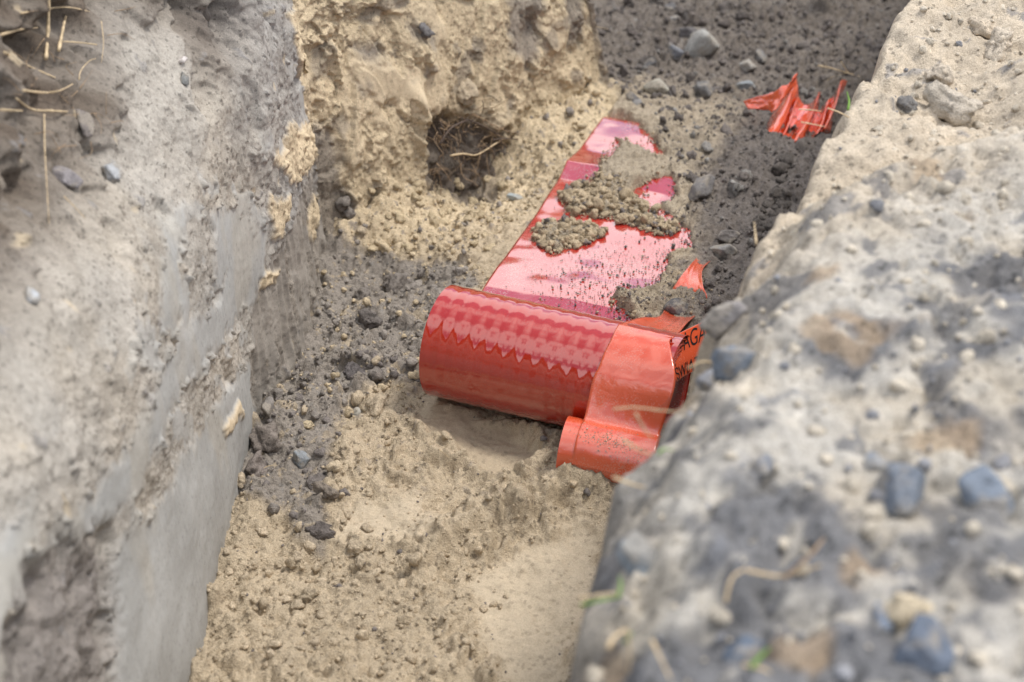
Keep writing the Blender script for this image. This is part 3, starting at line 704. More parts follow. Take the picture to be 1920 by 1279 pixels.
# bank crumbs
n = 2600; P = np.stack([rg.uniform(-.02, .70, n), rg.uniform(.42, 1.75, n)], -1); rr = radii(rg, n, .002, .0075, 2.4)
bi = np.clip(np.searchsorted(bx, P[:, 0]), 0, len(bx) - 1); bj = np.clip(np.searchsorted(by, P[:, 1]), 0, len(by) - 1)
keep = BANK[3][bi, bj] > .022; P, rr, bi, bj = P[keep], rr[keep], bi[keep], bj[keep]
cc = np.array([.52, .46, .37])[None] * (.8 + .35 * rg.random((len(P), 1))); a = rg.random(len(P)) < np.where(P[:, 1] < .8, .30, .06); cc[a] = np.array([.23, .23, .24]) * (.7 + .6 * rg.random((a.sum(), 1)))
scatter('bank_crumbs', np.c_[P, BANK[2][bi, bj] + rr * .05], rr, cc, M_BANK, 5, 'pale sand crumbs and chips covering the right spoil bank', 'crumbs')
print('crumbs', time.time() - T0)

def lying(name, kind, u, v, w_px, label, cat, color, seed, h=.7, sink=.28, asp=1.0, ang=None, group=None, mat=M_SOIL):
    """one stone or clod resting on the soil where the photo shows it; w_px = width in photo pixels"""
    rg = np.random.default_rng(seed + 1000)
    p, nrm, mpp = hit(u, v)
    r = w_px * mpp * .55
    V, F = rock(seed) if kind == 'rock' else lump(4 if w_px > 40 else 3, seed % 97, .30)
    V = V @ rotm(rg).T; V = V / np.abs(V).max(0) * np.array([1, asp, h]) * r
    a = rg.uniform(0, 6.28) if ang is None else math.radians(ang)
    nz = Vector(nrm * .75 + np.array([0, 0, .45])).normalized()
    Rm = np.array(nz.to_track_quat('Z', 'Y').to_matrix()); Ra = np.array(Matrix.Rotation(a, 3, 'Z'))
    V = V @ Ra.T @ Rm.T
    ctr = p + np.array(nz) * (h * r * (1 - 2 * sink))
    ns = n2(V[:, 0] / r * 2, V[:, 1] / r * 2 + V[:, 2] / r, seed % 80)
    cc = np.array(color)[None] * (1 + .22 * ns[:, None] + .05 * rg.normal(size=(len(V), 1)))
    if kind == 'rock':                      # dry soil clinging in patches
        dm = sstep(n3(V / r * 1.7, seed % 70) + .4 * n3(V / r * 6, seed % 70 + 3), .05, .5)[:, None] * .6
        cc = cc * (1 - dm) + np.array([.33, .29, .235])[None] * dm
    o = add_mesh(name, V, F, mat, col=np.c_[cc, np.full(len(V), .45 if kind == 'rock' else .0)]); o.location = ctr
    return tag(o, label, cat, group)

LG, MG, DG, BLU = (.36, .35, .325), (.25, .24, .23), (.13, .125, .125), (.165, .19, .225)
TC, DC = (.49, .40, .285), (.235, .208, .182)
STONES = [
 ('stone', 'rock', 1318, 100, 66, 'largest pale grey stone on the far dark trench floor', LG, .8, .9),
 ('stone', 'rock', 1234, 172, 52, 'flat topped pale stone behind the end of the red sheet', (.40, .38, .32), .6, .8),
 ('stone', 'rock', 1222, 119, 38, 'thin dark slate chip left of the largest pale stone', DG, .3, .6),
 ('stone', 'rock', 1300, 66, 60, 'long dark slab leaning behind the largest pale stone', (.16, .15, .15), .45, .5),
 ('stone', 'rock', 1262, 104, 40, 'bluish stone touching the left of the largest pale stone', (.2, .205, .22), .6, .8),
 ('stone', 'rock', 1396, 166, 38, 'rounded blue grey stone left of the torn far tape', (.27, .29, .30), .7, .8),
 ('stone', 'rock', 1400, 130, 34, 'pale lumpy stone above the rounded blue grey stone', (.33, .31, .28), .8, .8),
 ('stone', 'rock', 1427, 106, 28, 'small slanted grey chip among the far dark soil', MG, .5, .6),
 ('stone', 'rock', 1318, 180, 42, 'dark round stone right of the flat topped pale stone', (.17, .165, .16), .8, .9),
 ('stone', 'rock', 1183, 186, 32, 'dark stone just left of the flat topped pale stone', DG, .7, .8),
 ('stone', 'rock', 1197, 196, 22, 'small grey stone in front of the flat topped stone', MG, .7, .8),
 ('stone', 'rock', 1256, 20, 34, 'dark flat stone at the top edge of the far floor', DG, .5, .6),
 ('stone', 'rock', 1262, 36, 26, 'slim grey chip below the topmost dark stone', MG, .4, .4),
 ('stone', 'rock', 1318, 358, 66, 'large flat dark stone right of the curled red sheet', (.19, .18, .175), .45, .6),
 ('stone', 'rock', 1352, 478, 48, 'grey stone beside the pale bank edge', (.23, .22, .21), .7, .8),
 ('stone', 'rock', 1362, 446, 44, 'crumbly dark stone above the grey one at bank edge', (.19, .175, .165), .7, .8),
 ('stone', 'rock', 1272, 584, 44, 'dark angular stone holding down the orange tape', (.12, .115, .115), .8, .8),
 ('stone', 'rock', 560, 866, 44, 'blue grey angular stone by the grey wall foot', (.25, .265, .275), .7, .7),
 ('stone', 'rock', 967, 373, 32, 'pale bluish pebble left of the red sheet edge', (.40, .44, .44), .4, .5),
 ('stone', 'rock', 668, 777, 28, 'pale grey chip beside the big tan clod', (.40, .38, .33), .6, .7),
 ('clod', 'lump', 708, 768, 58, 'big smooth tan clod on the sand left of the roll', TC, .65, .75),
 ('clod', 'lump', 576, 800, 28, 'pale tan clod lying alone on grey crumbs', (.56, .46, .31), .6, .7),
 ('clod', 'lump', 571, 772, 20, 'little upright tan clod near the grey wall foot', TC, .8, .7),
 ('clod', 'lump', 741, 541, 60, 'large dark earth clod below the sand wall', DC, .75, .85),
 ('clod', 'lump', 683, 560, 46, 'dark clod left of the large dark earth clod', DC, .7, .8),
 ('clod', 'lump', 665, 702, 46, 'round dark clod in front of the red roll end', (.14, .125, .12), .75, .85),
 ('clod', 'lump', 702, 706, 40, 'dark clod with tan bits touching the round dark one', DC, .7, .8),
 ('clod', 'lump', 705, 681, 22, 'tan pellet sitting on the dark clods', TC, .8, .8),
 ('clod', 'lump', 690, 600, 50, 'broad dark clod in the middle of the grey crumbs', (.17, .15, .135), .6, .8),
 ('clod', 'lump', 485, 835, 76, 'large grey brown clod leaning on the smooth grey wall', (.25, .215, .185), .9, .8),
 ('clod', 'lump', 478, 880, 58, 'grey brown clod below the large leaning clod', (.24, .205, .18), .8, .8),
 ('clod', 'rock', 508, 768, 48, 'upright flat slab of grey clay against the wall corner', (.22, .20, .18), .9, .5),
 ('clod', 'lump', 452, 905, 30, 'tan clod squeezed between grey wall and brown clods', TC, .9, .7),
 ('clod', 'lump', 600, 1002, 58, 'dark wet clod lying alone on pale sand', (.15, .13, .118), .6, .7),
 ('clod', 'lump', 606, 927, 50, 'ragged brown clod above the dark wet clod', (.23, .195, .16), .6, .7),
 ('clod', 'lump', 512, 955, 26, 'small dark clod in sand beside the grey wall', DC, .8, .9),
 ('clod', 'lump', 668, 1026, 44, 'rounded sand clod at the edge of the trodden patch', TC, .6, .8),
 ('clod', 'lump', 640, 380, 36, 'dark lump in the corner between both walls', DC, .8, .8),
 ('clod', 'lump', 655, 405, 30, 'dark lump below the corner between both walls', DC, .8, .8),
 ('clod', 'lump', 677, 437, 26, 'tan lump on dark soil under the wall corner', TC, .8, .8),
 ('clod', 'lump', 795, 62, 36, 'dark knob stuck high in the sand wall', (.19, .18, .175), .7, .7),
 ('clod', 'lump', 870, 175, 50, 'rounded bulge of tan sand above the root hole', TC, .7, .8),
 ('stone', 'rock', 340, 116, 22, 'white pebble set in the upper left wall', (.60, .55, .52), .8, .6),
 ('stone', 'rock', 345, 150, 30, 'dark grey stone below the white pebble', (.22, .22, .21), .7, .6),
 ('stone', 'rock', 208, 325, 62, 'blurred grey stone embedded in the left wall', (.38, .385, .39), .5, .6),
 ('stone', 'rock', 125, 340, 64, 'dark purple grey stone near the dry roots', (.24, .22, .22), .5, .8),
 ('stone', 'rock', 155, 232, 56, 'flat dark stone under the left dry stalks', (.20, .175, .16), .4, .6),
 ('stone', 'rock', 60, 555, 40, 'pale bluish chip in the blurred left wall', (.42, .43, .44), .4, .6),
 ('stone', 'rock', 1372, 682, 100, 'blue rounded stone on the bank edge', BLU, .75, .8),
 ('stone', 'rock', 1362, 606, 104, 'large brown grey rock above the blue stone', (.30, .28, .27), .7, .75),
 ('stone', 'rock', 1322, 716, 50, 'dark stone left of the blue stone', (.22, .22, .23), .7, .8),
 ('stone', 'rock', 1855, 945, 120, 'sharp blue grey stone at the right edge', BLU, .7, .7),
 ('stone', 'rock', 1690, 935, 130, 'dark slate lump left of the sharp blue stone', (.15, .17, .20), .6, .7),
 ('stone', 'rock', 1732, 1232, 110, 'dark blue stone at the bottom right', (.12, .14, .175), .8, .9),
 ('stone', 'rock', 1650, 1170, 70, 'blue chip above the dark blue bottom stone', (.17, .20, .25), .6, .7),
 ('clod', 'lump', 1700, 1155, 84, 'tan clod beside the blue chip on the bank', (.50, .42, .30), .7, .8),
 ('stone', 'rock', 1195, 1050, 120, 'wide blue grey slab near the lower bank edge', (.22, .245, .265), .45, .6),
 ('stone', 'rock', 1430, 880, 60, 'small dark stone in the middle of the bank', (.17, .18, .20), .6, .7),
 ('stone', 'rock', 1395, 1240, 130, 'long dark slate at the bottom of the bank', (.10, .125, .165), .4, .45),
 ('stone', 'rock', 1650, 880, 80, 'bluish chip above the dark slate lump', (.24, .27, .31), .5, .5),
 ('clod', 'lump', 1695, 205, 50, 'dark clod on the far sandy mound', (.20, .19, .18), .7, .8),
 ('clod', 'lump', 1790, 205, 110, 'biggest sandy lump on the far mound', (.50, .44, .36), .6, .7),
 ('clod', 'lump', 1880, 95, 90, 'sandy lump at the top right corner', (.56, .48, .38), .6, .7),
 ('clod', 'lump', 1760, 150, 70, 'sandy lump above the biggest lump', (.56, .48, .38), .6, .7),
 ('clod', 'lump', 1830, 60, 60, 'small sandy lump on top of the far mound', (.57, .48, .37), .6, .7),
]
for i, (nm, kd, u, v, w, lab, c, h, asp) in enumerate(STONES):
    lying(nm, kd, u, v, w, lab, nm, c, 100 + i * 7, h, .30 if u < 1290 or v < 500 else .36, asp, mat=M_BANK if u > 1290 and v > 500 else M_SOIL)
# alike clods one could pick up singly
rg = np.random.default_rng(77)
def clod_field(n, box, size, color, label, group, ok=lambda p: True):
    k = 0; t = 0
    while k < n and t < n * 6:
        t += 1
        u, v = rg.uniform(box[0], box[2]), rg.uniform(box[1], box[3]); p, nr, mpp = hit(u, v)
        if not ok(p): continue
        lying('clod', 'lump', u, v, rg.uniform(*size), label, 'clod', np.array(color) * rg.uniform(.85, 1.15), int(rg.integers(1, 9000)), rg.uniform(.6, .85), .42, rg.uniform(.7, 1), group=group); k += 1
clod_field(46, (400, 960, 700, 1270), (10, 26), TC, 'small tan clod on loose sand beside the smooth grey wall', 'tan clods on the near sand', lambda p: p[2] < .06 and p[0] > -.30)
clod_field(26, (700, 1040, 960, 1270), (9, 20), TC, 'small tan clod on the trodden sand at the bottom', 'tan clods at the bottom of the trench', lambda p: p[2] < .06)
clod_field(40, (690, 330, 960, 470), (12, 30), (.52, .42, .275), 'tan clod fallen at the foot of the sand wall', 'tan clods below the sand wall', lambda p: p[2] < .12 and ((p[:2] - L0) @ D2) < -.02)
clod_field(34, (560, 500, 800, 720), (9, 22), DC, 'small dark clod in the grey crumbs left of the roll', 'dark clods left of the roll', lambda p: p[2] < .06 and p[0] > -.25)
clod_field(50, (1260, 280, 1480, 470), (12, 30), (.125, .11, .098), 'dark earth clod between red sheet and bank', 'dark clods between sheet and bank', lambda p: p[2] < .1 and ((p[:2] - L0) @ D2) > .31)
clod_field(40, (1150, 20, 1600, 130), (10, 24), (.14, .12, .108), 'small dark earth clod on the far floor', 'dark clods on the far floor', lambda p: p[2] < .1)
print('stones', time.time() - T0)

# ------------------------------------------------------------------ red cover-sheet roll with its unrolled sheet
roll = empty('cover_sheet_roll', tuple(RA * [1, 1, 0]))
tag(roll, 'glossy red plastic cover sheet roll with its end unrolled along the trench', 'plastic roll')
RL = 0.29; n_ax, n_t = 420, 128
t = np.linspace(0, RL, n_ax); th = np.linspace(0, 2 * np.pi, n_t, endpoint=False)
jit = .0016 * n2(t * 34, t * 0 + .5, 2) + .0009 * n2(t * 90, t * 0 + .5, 4)
rib = .00022 * (1 + .35 * n2(t * 40, t * 0 + 2.5, 6)) * np.sin(2 * np.pi * (t + jit) / .0187 + .4) + .00002 * np.sin(2 * np.pi * t / .0071 + 2)
rad = RR + rib[:, None] + .0010 * np.sin(th[None] * 2 + t[:, None] * 6) + .00005 * n2(t[:, None] * 70, th[None] * 5, 3)
V = RA[None, None] + RD * t[:, None, None] + rad[..., None] * (np.cos(th)[None, :, None] * RE + np.sin(th)[None, :, None] * np.array([0, 0, 1]))
i = np.arange(n_ax * n_t).reshape(n_ax, n_t); j = np.roll(i, -1, 1)
Fq = np.stack([i[:-1], i[1:], j[1:], j[:-1]], -1).reshape(-1, 4)
part('roll', V.reshape(-1, 3), Fq, M_RED, roll)
# wound layers visible at the two ends: a spiral ribbon inside the outer turn
turns = 5; ns = 64 * turns; ph = np.linspace(0, 2 * np.pi * turns, ns); rsp = .038 + (RR - .0012 - .038) * ph / ph[-1]
cs, sn = np.cos(ph), np.sin(ph)
Vs = []
for tt in (.0015, RL - .0015):
    Vs.append(RA + RD * tt + rsp[:, None] * (cs[:, None] * RE + sn[:, None] * np.array([0, 0, 1])))
Vs = np.concatenate(Vs); i = np.arange(ns)
ow = part('wound_layers', Vs, np.stack([i[:-1], i[1:], i[1:] + ns, i[:-1] + ns], -1), M_SHEET, roll)
so = ow.modifiers.new('thick', 'SOLIDIFY'); so.thickness = .0016; so.offset = 0
# unrolled sheet
q = np.concatenate([np.linspace(-.165, -.02, 30), np.linspace(-.015, .72, 330)]); w = np.linspace(0, STRIP_W, 110)
QQ, WW = np.meshgrid(q, w, indexing='ij')
XY = L0 + QQ[..., None] * E2 + WW[..., None] * D2
shift = np.interp(QQ, [-.2, -.05], [1, 0]) * .0
zz = strip_z(QQ, WW)
zz -= .022 * sstep(WW, .262, .29) * sstep(QQ, .28, .33)
zz += .0005 * n2(QQ * 38, WW * 26, 7) * sstep(QQ, -.02, .05)
zz -= .05 * sstep(QQ, .60, .72)
sh = part('unrolled_sheet', np.concatenate([XY, zz[..., None]], -1).reshape(-1, 3), grid_faces(*QQ.shape)[:, ::-1], M_SHEET, roll)
so = sh.modifiers.new('thick', 'SOLIDIFY'); so.thickness = .0014; so.offset = -1

# ------------------------------------------------------------------ orange warning tape on its small roll
def cyl_pt(t, phi, R=RR + .0035):
    a = math.radians(phi); return RA + RD * t + R * (math.cos(a) * RE + math.sin(a) * np.array([0, 0, 1]))
SA = at(1056, 833, .040); SAX = np.array([math.cos(math.radians(-15)), math.sin(math.radians(-15)), -.07]); SAX /= np.linalg.norm(SAX)
SE = np.cross([0, 0, 1], SAX); SE /= np.linalg.norm(SE); SU = np.cross(SAX, SE); SR = .0325; SW = .105
def sm_pt(t, phi, R=SR):
    a = math.radians(phi); return SA + SAX * t + R * (math.cos(a) * SE + math.sin(a) * SU)
tape = empty('warning_tape_roll', (SA[0], SA[1], 0))
tag(tape, 'small roll of orange warning tape with its loose end over the red roll', 'tape roll')
def tubular(ts, R, n=72):
    th = np.linspace(0, 360, n, endpoint=False)
    V = np.array([[sm_pt(t_, p_, R * (1 + .004 * math.sin(math.radians(p_ * 2 + 40)))) for p_ in th] for t_ in ts]); m = len(ts)
    i = np.arange(m * n).reshape(m, n); j = np.roll(i, -1, 1)
    return V.reshape(-1, 3), np.stack([i[:-1], i[1:], j[1:], j[:-1]], -1).reshape(-1, 4)
V, F = tubular(np.linspace(0, SW, 24), SR); part('roll', V, F, M_TAPE, tape)
ph = np.linspace(0, 360 * 6, 360); rs = np.linspace(.022, SR - .0008, 360)
Vs = np.concatenate([[sm_pt(tt, p_, r_) for p_, r_ in zip(ph, rs)] for tt in (.0008, SW - .0008)]); i = np.arange(360)
o = part('wound_layers', Vs, np.stack([i[:-1], i[1:], i[1:] + 360, i[:-1] + 360], -1), M_TAPE, tape)
so = o.modifiers.new('thick', 'SOLIDIFY'); so.thickness = .0009; so.offset = 0
V, F = tubular([-.001, SW + .001], .0205); o = part('core', V, F, M_CORE, tape)
so = o.modifiers.new('thick', 'SOLIDIFY'); so.thickness = .0016

def ribbon(Lp, Rp, n=80, m=18, bulge=0.0, wr=0.0, seed=0):
    Lc, Rc = crom(Lp, n), crom(Rp, n); a = np.linspace(0, 1, m)
    V = Lc[:, None] * (1 - a[None, :, None]) + Rc[:, None] * a[None, :, None]
    du = np.gradient(V, axis=0); dv = np.gradient(V, axis=1); N = np.cross(du, dv); N /= np.linalg.norm(N, axis=-1)[..., None] + 1e-12
    u_ = np.linspace(0, 1, n)[:, None]
    V = V + N * (bulge * np.sin(np.pi * a)[None] + wr * fbm(u_ * 5 + 0 * a[None], a[None] * 4 + u_ * 3, 3, seed))[..., None]
    return V, N
def ribbon_part(name, Lp, Rp, mat, root, **k):
    V, N = ribbon(Lp, Rp, **k)
    o = part(name, V.reshape(-1, 3), grid_faces(*V.shape[:2]), mat, root)
    so = o.modifiers.new('thick', 'SOLIDIFY'); so.thickness = .0005; so.offset = 0
    return o, V, N
R3 = RR + .004
Lp = [cyl_pt(.2165, 84), cyl_pt(.2172, 98), cyl_pt(.2170, 112), cyl_pt(.2150, 126), cyl_pt(.2137, 138), cyl_pt(.2105, 150, RR + .0045), sm_pt(.0185, 70, SR + .006), sm_pt(.0175, 92, SR + .0015), sm_pt(.017, 118, SR + .0012), sm_pt(.017, 145, SR + .001), sm_pt(.017, 178, SR + .0008)]
Rp = [cyl_pt(.283, 86), cyl_pt(.281, 96, RR + .006), cyl_pt(.287, 108, RR + .007), cyl_pt(.297, 124, RR + .007), cyl_pt(.302, 136, RR + .006), cyl_pt(.302, 150, RR + .006), sm_pt(.104, 70, SR + .006), sm_pt(.1045, 92, SR + .0015), sm_pt(.1045, 118, SR + .0012), sm_pt(.1045, 145, SR + .001), sm_pt(.1045, 178, SR + .0008)]
ribbon_part('loose_tape', Lp, Rp, M_TAPE, tape, n=120, m=30, wr=.0005, seed=3)
gr = np.random.default_rng(8); ng = 420
gt = gr.normal(.055, .022, ng); gp = gr.normal(118 , 13, ng) + (gt - .055) * 260; gk_ = (gt > .006) & (gt < .10)
gP = np.array([sm_pt(a_, b_, SR + .0019) for a_, b_ in zip(gt[gk_], gp[gk_])]); gR = radii(gr, len(gP), .00035, .0011, 2.2)
scatter('sand_grains', gP, gR, np.array([.55, .46, .35])[None] * (.7 + .6 * gr.random((len(gP), 1))), M_SOIL, 9, 'pale sand grains sprinkled on the small orange tape roll', 'sand')
# behind the red roll: twisted and sinking into the soil
Lb = [cyl_pt(.2165, 86), at(1176, 603, .130), at(1205, 596, .112), at(1238, 591, .085), at(1250, 568, .030), at(1262, 540, .052), at(1280, 515, .062), at(1297, 494, .058), at(1318, 470, .03)]
Rb = [cyl_pt(.281, 90, RR + .006), at(1262, 634, .130), at(1272, 626, .108), at(1290, 604, .080), at(1315, 582, .030), at(1326, 560, .058), at(1318, 535, .066), at(1318, 505, .060), at(1345, 480, .03)]
ribbon_part('twisted_tape', Lb, Rb, M_TAPE, tape, n=120, m=24, bulge=.004, wr=.0012, seed=9)
# printed flap folded out to the right
bk = lambda u, v, z: at(u, v, z) + ray(u, v) * .010
fl_l = [bk(1244, 640, .141), bk(1252, 668, .128), bk(1262, 694, .118), bk(1269, 716, .105)]
fl_r = [bk(1326, 600, .128), bk(1325, 630, .116), bk(1322, 660, .104), bk(1318, 690, .09)]
_, FV, FN = ribbon_part('printed_flap', fl_l, fl_r, M_TAPE, tape, n=40, m=30, bulge=-.004)

def lettering(text, name, V, N, u0, u1, v0, v1, root, flip=False):
    """black print: the characters laid on the tape surface; u runs across the ribbon, v along it"""
    cu = bpy.data.curves.new('print', 'FONT'); cu.body = text; cu.size = 1
    to = bpy.data.objects.new('print', cu); COL.objects.link(to)
    bpy.context.view_layer.update()
    me = to.evaluated_get(bpy.context.evaluated_depsgraph_get()).to_mesh()
    bm = bmesh.new(); bm.from_mesh(me)
    bmesh.ops.triangulate(bm, faces=bm.faces[:])
    bmesh.ops.subdivide_edges(bm, edges=[e for e in bm.edges if e.calc_length() > .15], cuts=2, use_grid_fill=False)
    bmesh.ops.triangulate(bm, faces=bm.faces[:])
    co = np.array([v.co[:] for v in bm.verts]); F = np.array([[v.index for v in f.verts] for f in bm.faces]); bm.free()
    bpy.data.objects.remove(to)
    co = (co - co.min(0)) / (np.ptp(co, axis=0) + 1e-9)
    uu = u0 + (u1 - u0) * co[:, 0]; vv = v0 + (v1 - v0) * co[:, 1]
    nn, mm = V.shape[:2]; a = np.clip(vv * (nn - 1), 0, nn - 1.001); b = np.clip(uu * (mm - 1), 0, mm - 1.001)
    ia, ib = a.astype(int), b.astype(int); fa, fb = (a - ia)[:, None], (b - ib)[:, None]
    bl = lambda A: (A[ia, ib] * (1 - fa) + A[ia + 1, ib] * fa) * (1 - fb) + (A[ia, ib + 1] * (1 - fa) + A[ia + 1, ib + 1] * fa) * fb
    Pn = bl(V); Nn = bl(N); vd = np.array([0, 0, CAMZ]) - Pn
    Nn = Nn * np.sign((Nn * vd).sum(1))[:, None]
    o = part(name, Pn + Nn * .0007, F, M_INK, root, smooth=False)
    return o
lettering('UWAGA', 'lettering', FV, FN, .02, .98, .40, .04, tape)
lettering('ŚWIATŁ', 'lettering', FV, FN, .04, 1.0, .98, .56, tape)

# ------------------------------------------------------------------ torn warning tape sticking out of the far soil
ft = empty('torn_warning_tape', tuple(at(1480, 230, .0)))
tag(ft, 'torn crumpled orange warning tape sticking out of dark soil beside the bank', 'tape')
A_ = lambda *p: [at(q_[0], q_[1], q_[2] + .034) for q_ in p]
ribbon_part('tape_flap', A_((1394, 190, .035), (1440, 176, .055), (1474, 160, .075), (1496, 136, .090)), A_((1402, 204, .03), (1438, 206, .035), (1452, 208, .045), (1490, 156, .07)), M_FARTAPE, ft, n=40, m=12, wr=.004, seed=2)
keys = [  # one strip gathered into pleats: upper end, lower end (photo points) and height of each pleat line
    (1492, 137, 1418, 272, 0.007), (1496, 140, 1430, 276, 0.028), (1499, 165, 1441, 279, 0.024), (1496, 184, 1446, 280, 0.008), (1500, 180, 1455, 281, 0.023),
    (1505, 194, 1463, 282, 0.007), (1518, 194, 1466, 282, 0.008), (1538, 172, 1480, 288, 0.030), (1540, 178, 1486, 290, 0.027), (1532, 206, 1504, 295, 0.007),
    (1540, 200, 1512, 282, 0.005), (1556, 186, 1526, 268, 0.023), (1562, 178, 1532, 266, 0.008), (1580, 150, 1540, 264, 0.027), (1586, 152, 1548, 268, 0.009)]
rows = []
for a_ in np.linspace(0, 1, 46):
    arch = .75 + .25 * math.sin(math.pi * min(1, a_ * 1.15)); sink = .03 * max(0, a_ - .8) / .2
    pts = [at(k_[0] + (k_[2] - k_[0]) * a_ + 2.5 * math.sin(7 * a_ + k_[4] * 180), k_[1] + (k_[3] - k_[1]) * a_, .030 + k_[4] * arch - sink) for k_ in keys]
    rows.append(crom(pts, 140))
GV = np.array(rows); GV[..., 2] += .0016 * fbm(np.linspace(0, 6, 46)[:, None] + np.zeros(140)[None], np.linspace(0, 22, 140)[None] + np.zeros(46)[:, None], 3, 5)
GN = np.cross(np.gradient(GV, axis=0), np.gradient(GV, axis=1)); GN /= np.linalg.norm(GN, axis=-1)[..., None] + 1e-12
o = part('pleated_tape', GV.reshape(-1, 3), grid_faces(46, 140), M_FARTAPE, ft)
so = o.modifiers.new('thick', 'SOLIDIFY'); so.thickness = .0005; so.offset = 0
lettering('KABEL ŚWIATŁOWODOWY', 'lettering', GV.transpose(1, 0, 2), GN.transpose(1, 0, 2), .22, .90, .585, .635, ft)
lettering('UWAGA', 'lettering', GV.transpose(1, 0, 2), GN.transpose(1, 0, 2), .30, .85, .80, .86, ft)

# ------------------------------------------------------------------ roots in the hole of the sand wall
rg = np.random.default_rng(3)
def on_wall(s_, z_, d_):
    px, py, nx, ny = [float(np.asarray(a)) for a in path_frame(s_)]
    o_ = float(rake(s_, z_)) - d_; return np.array([px + nx * o_, py + ny * o_, z_])
_, _, hx, hy = [float(np.asarray(a)) for a in path_frame(3.08)]
hn = -np.array([hx, hy, 0]); side = np.array([-hn[1], hn[0], 0])
rc = empty('root_clump', tuple(on_wall(3.08, .02, 0))); tag(rc, 'tangled clump of fine roots hanging in the dark hole of the sand wall', 'roots')
for kx in range(130):
    p = on_wall(rg.uniform(2.99, 3.165), rg.uniform(.02, .115), rg.uniform(-.020, .012)); 
    ln = rg.uniform(.02, .06); dr = side * rg.normal(0, .6) + np.array([0, 0, -1]) * rg.uniform(-.2, 1) + hn * rg.normal(.15, .3)
    pts = [p]
    for _ in range(4):
        dr = dr / np.linalg.norm(dr); pts.append(pts[-1] + dr * ln / 4); dr = dr + rg.normal(0, .5, 3) + np.array([0, 0, -.18])
    V, F = tube(pts, rg.uniform(.0005, .0011), .0003, 4, 12); part('root', V, F, M_ROOT if rg.random() < .6 else M_DARKROOT, rc)
for pts, r_, mt in ((((3.07, .060), (3.10, .052), (3.13, .040), (3.18, .042)), .0018, M_STALK), (((3.13, .105), (3.16, .085), (3.185, .062), (3.21, .06)), .0010, M_ROOT), (((3.17, .05), (3.20, .042), (3.23, .03)), .0013, M_DARKROOT), (((3.05, .085), (3.08, .10), (3.12, .10)), .0019, M_DARKROOT), (((3.12, .10), (3.15, .08), (3.19, .05)), .0013, M_DARKROOT)):
    pp = [on_wall(a_ - .038, b_, .010) for a_, b_ in pts]; V, F = tube(pp, r_, r_ * .7, 6, 18, .1, rg); part('root', V, F, mt, rc)

# ------------------------------------------------------------------ stalks, roots and grass blades
def stalk(pts, r0, r1, label, mat=M_STALK, cat='stalk', lift=.012, name='dry_stalk', group=None, sides=7, root_at=None):
    """a thin stem through the given photo points; root_at = the soil spot it grows from, which sets how far off it stands"""
    pp = []; rd = None if root_at is None else np.linalg.norm(hit(*root_at)[0] - [0, 0, CAMZ])
    for k_, p_ in enumerate(pts):
        h_, n_, mp = hit(p_[0], p_[1]); l_ = p_[2] if len(p_) > 2 else lift
        d_ = ray(p_[0], p_[1]); dist = np.linalg.norm(h_ - [0, 0, CAMZ]) if rd is None else rd + .015 * (k_ / max(1, len(pts) - 1) - .5)
        pp.append(np.array([0, 0, CAMZ]) + d_ / np.linalg.norm(d_) * (dist - l_))
    pp = np.array(pp); V, F = tube(pp, r0 * .8, r1 * .5, sides, 8 * len(pts), .14, np.random.default_rng(len(label)))
    o = add_mesh(name, V - pp[0], F, mat); o.location = pp[0]; return tag(o, label, cat, group)
stalk([(86, 110), (90, 60), (92, -10)], .0022, .0026, 'thick upright pale stalk at the upper left corner')
stalk([(110, 95), (120, 45), (124, 30)], .002, .0014, 'short leaning pale stalk right of the thick upright stalk')
stalk([(40, 25), (90, 16), (130, 14), (168, 22)], .0011, .0008, 'thin arched stem crossing the thick upright stalk')
stalk([(0, 66), (35, 56), (70, 52)], .0018, .0012, 'pale stalk poking in from the left edge, upper one')
stalk([(118, 78), (150, 80), (182, 84)], .001, .0012, 'thin brown stem beside the leaning stalk')
stalk([(8, 98), (50, 122), (104, 146)], .0014, .0012, 'slanting pale straw in the upper left')
stalk([(44, 170), (85, 174), (112, 170), (136, 158)], .0016, .0011, 'bent pale root below the slanting straw')
stalk([(0, 206), (42, 208)], .0018, .0016, 'short thick white stalk at the left edge')
stalk([(30, 184), (60, 205), (100, 208), (150, 211)], .0012, .0019, 'branched pale root pointing right from the left edge')
stalk([(83, 214), (84, 280), (88, 350), (92, 420)], .0009, .0006, 'thin greenish stem hanging down the left wall')
stalk([(148, 150), (152, 132), (168, 114), (180, 110)], .0007, .0005, 'fine curved rootlet right of the bent root')
stalk([(155, 218), (166, 226), (176, 240)], .0012, .0006, 'short white splinter below the branched root')
stalk([(120, 368), (140, 388), (160, 410)], .0007, .0005, 'fine brown rootlet on the lower left topsoil')
stalk([(190, 40), (194, 80), (190, 118)], .0006, .0005, 'fine brown rootlet hanging at the topsoil edge')
for k in range(26):
    r_ = np.random.default_rng(300 + k); u, v = r_.uniform(5, 215), r_.uniform(5, 300); a = r_.uniform(0, 6.28); L_ = r_.uniform(22, 60)
    stalk([(u, v, .003), (u + L_ * .5 * math.cos(a) + r_.normal(0, 7), v + L_ * .5 * math.sin(a), r_.uniform(.006, .02)), (u + L_ * math.cos(a), v + L_ * math.sin(a) + r_.normal(0, 9), r_.uniform(.003, .02))], .0005, .0003, 'fine brown rootlet in the topsoil of the upper left wall', M_ROOT, 'root', name='rootlet', group='rootlets in the upper left topsoil', sides=5)
stalk([(470, 905), (482, 888), (500, 875), (516, 872)], .0008, .0006, 'thin curved straw on the clods by the grey wall', lift=.008)
stalk([(806, 832), (824, 843), (842, 858)], .0008, .0005, 'thin straw lying on the trodden sand', lift=.003)
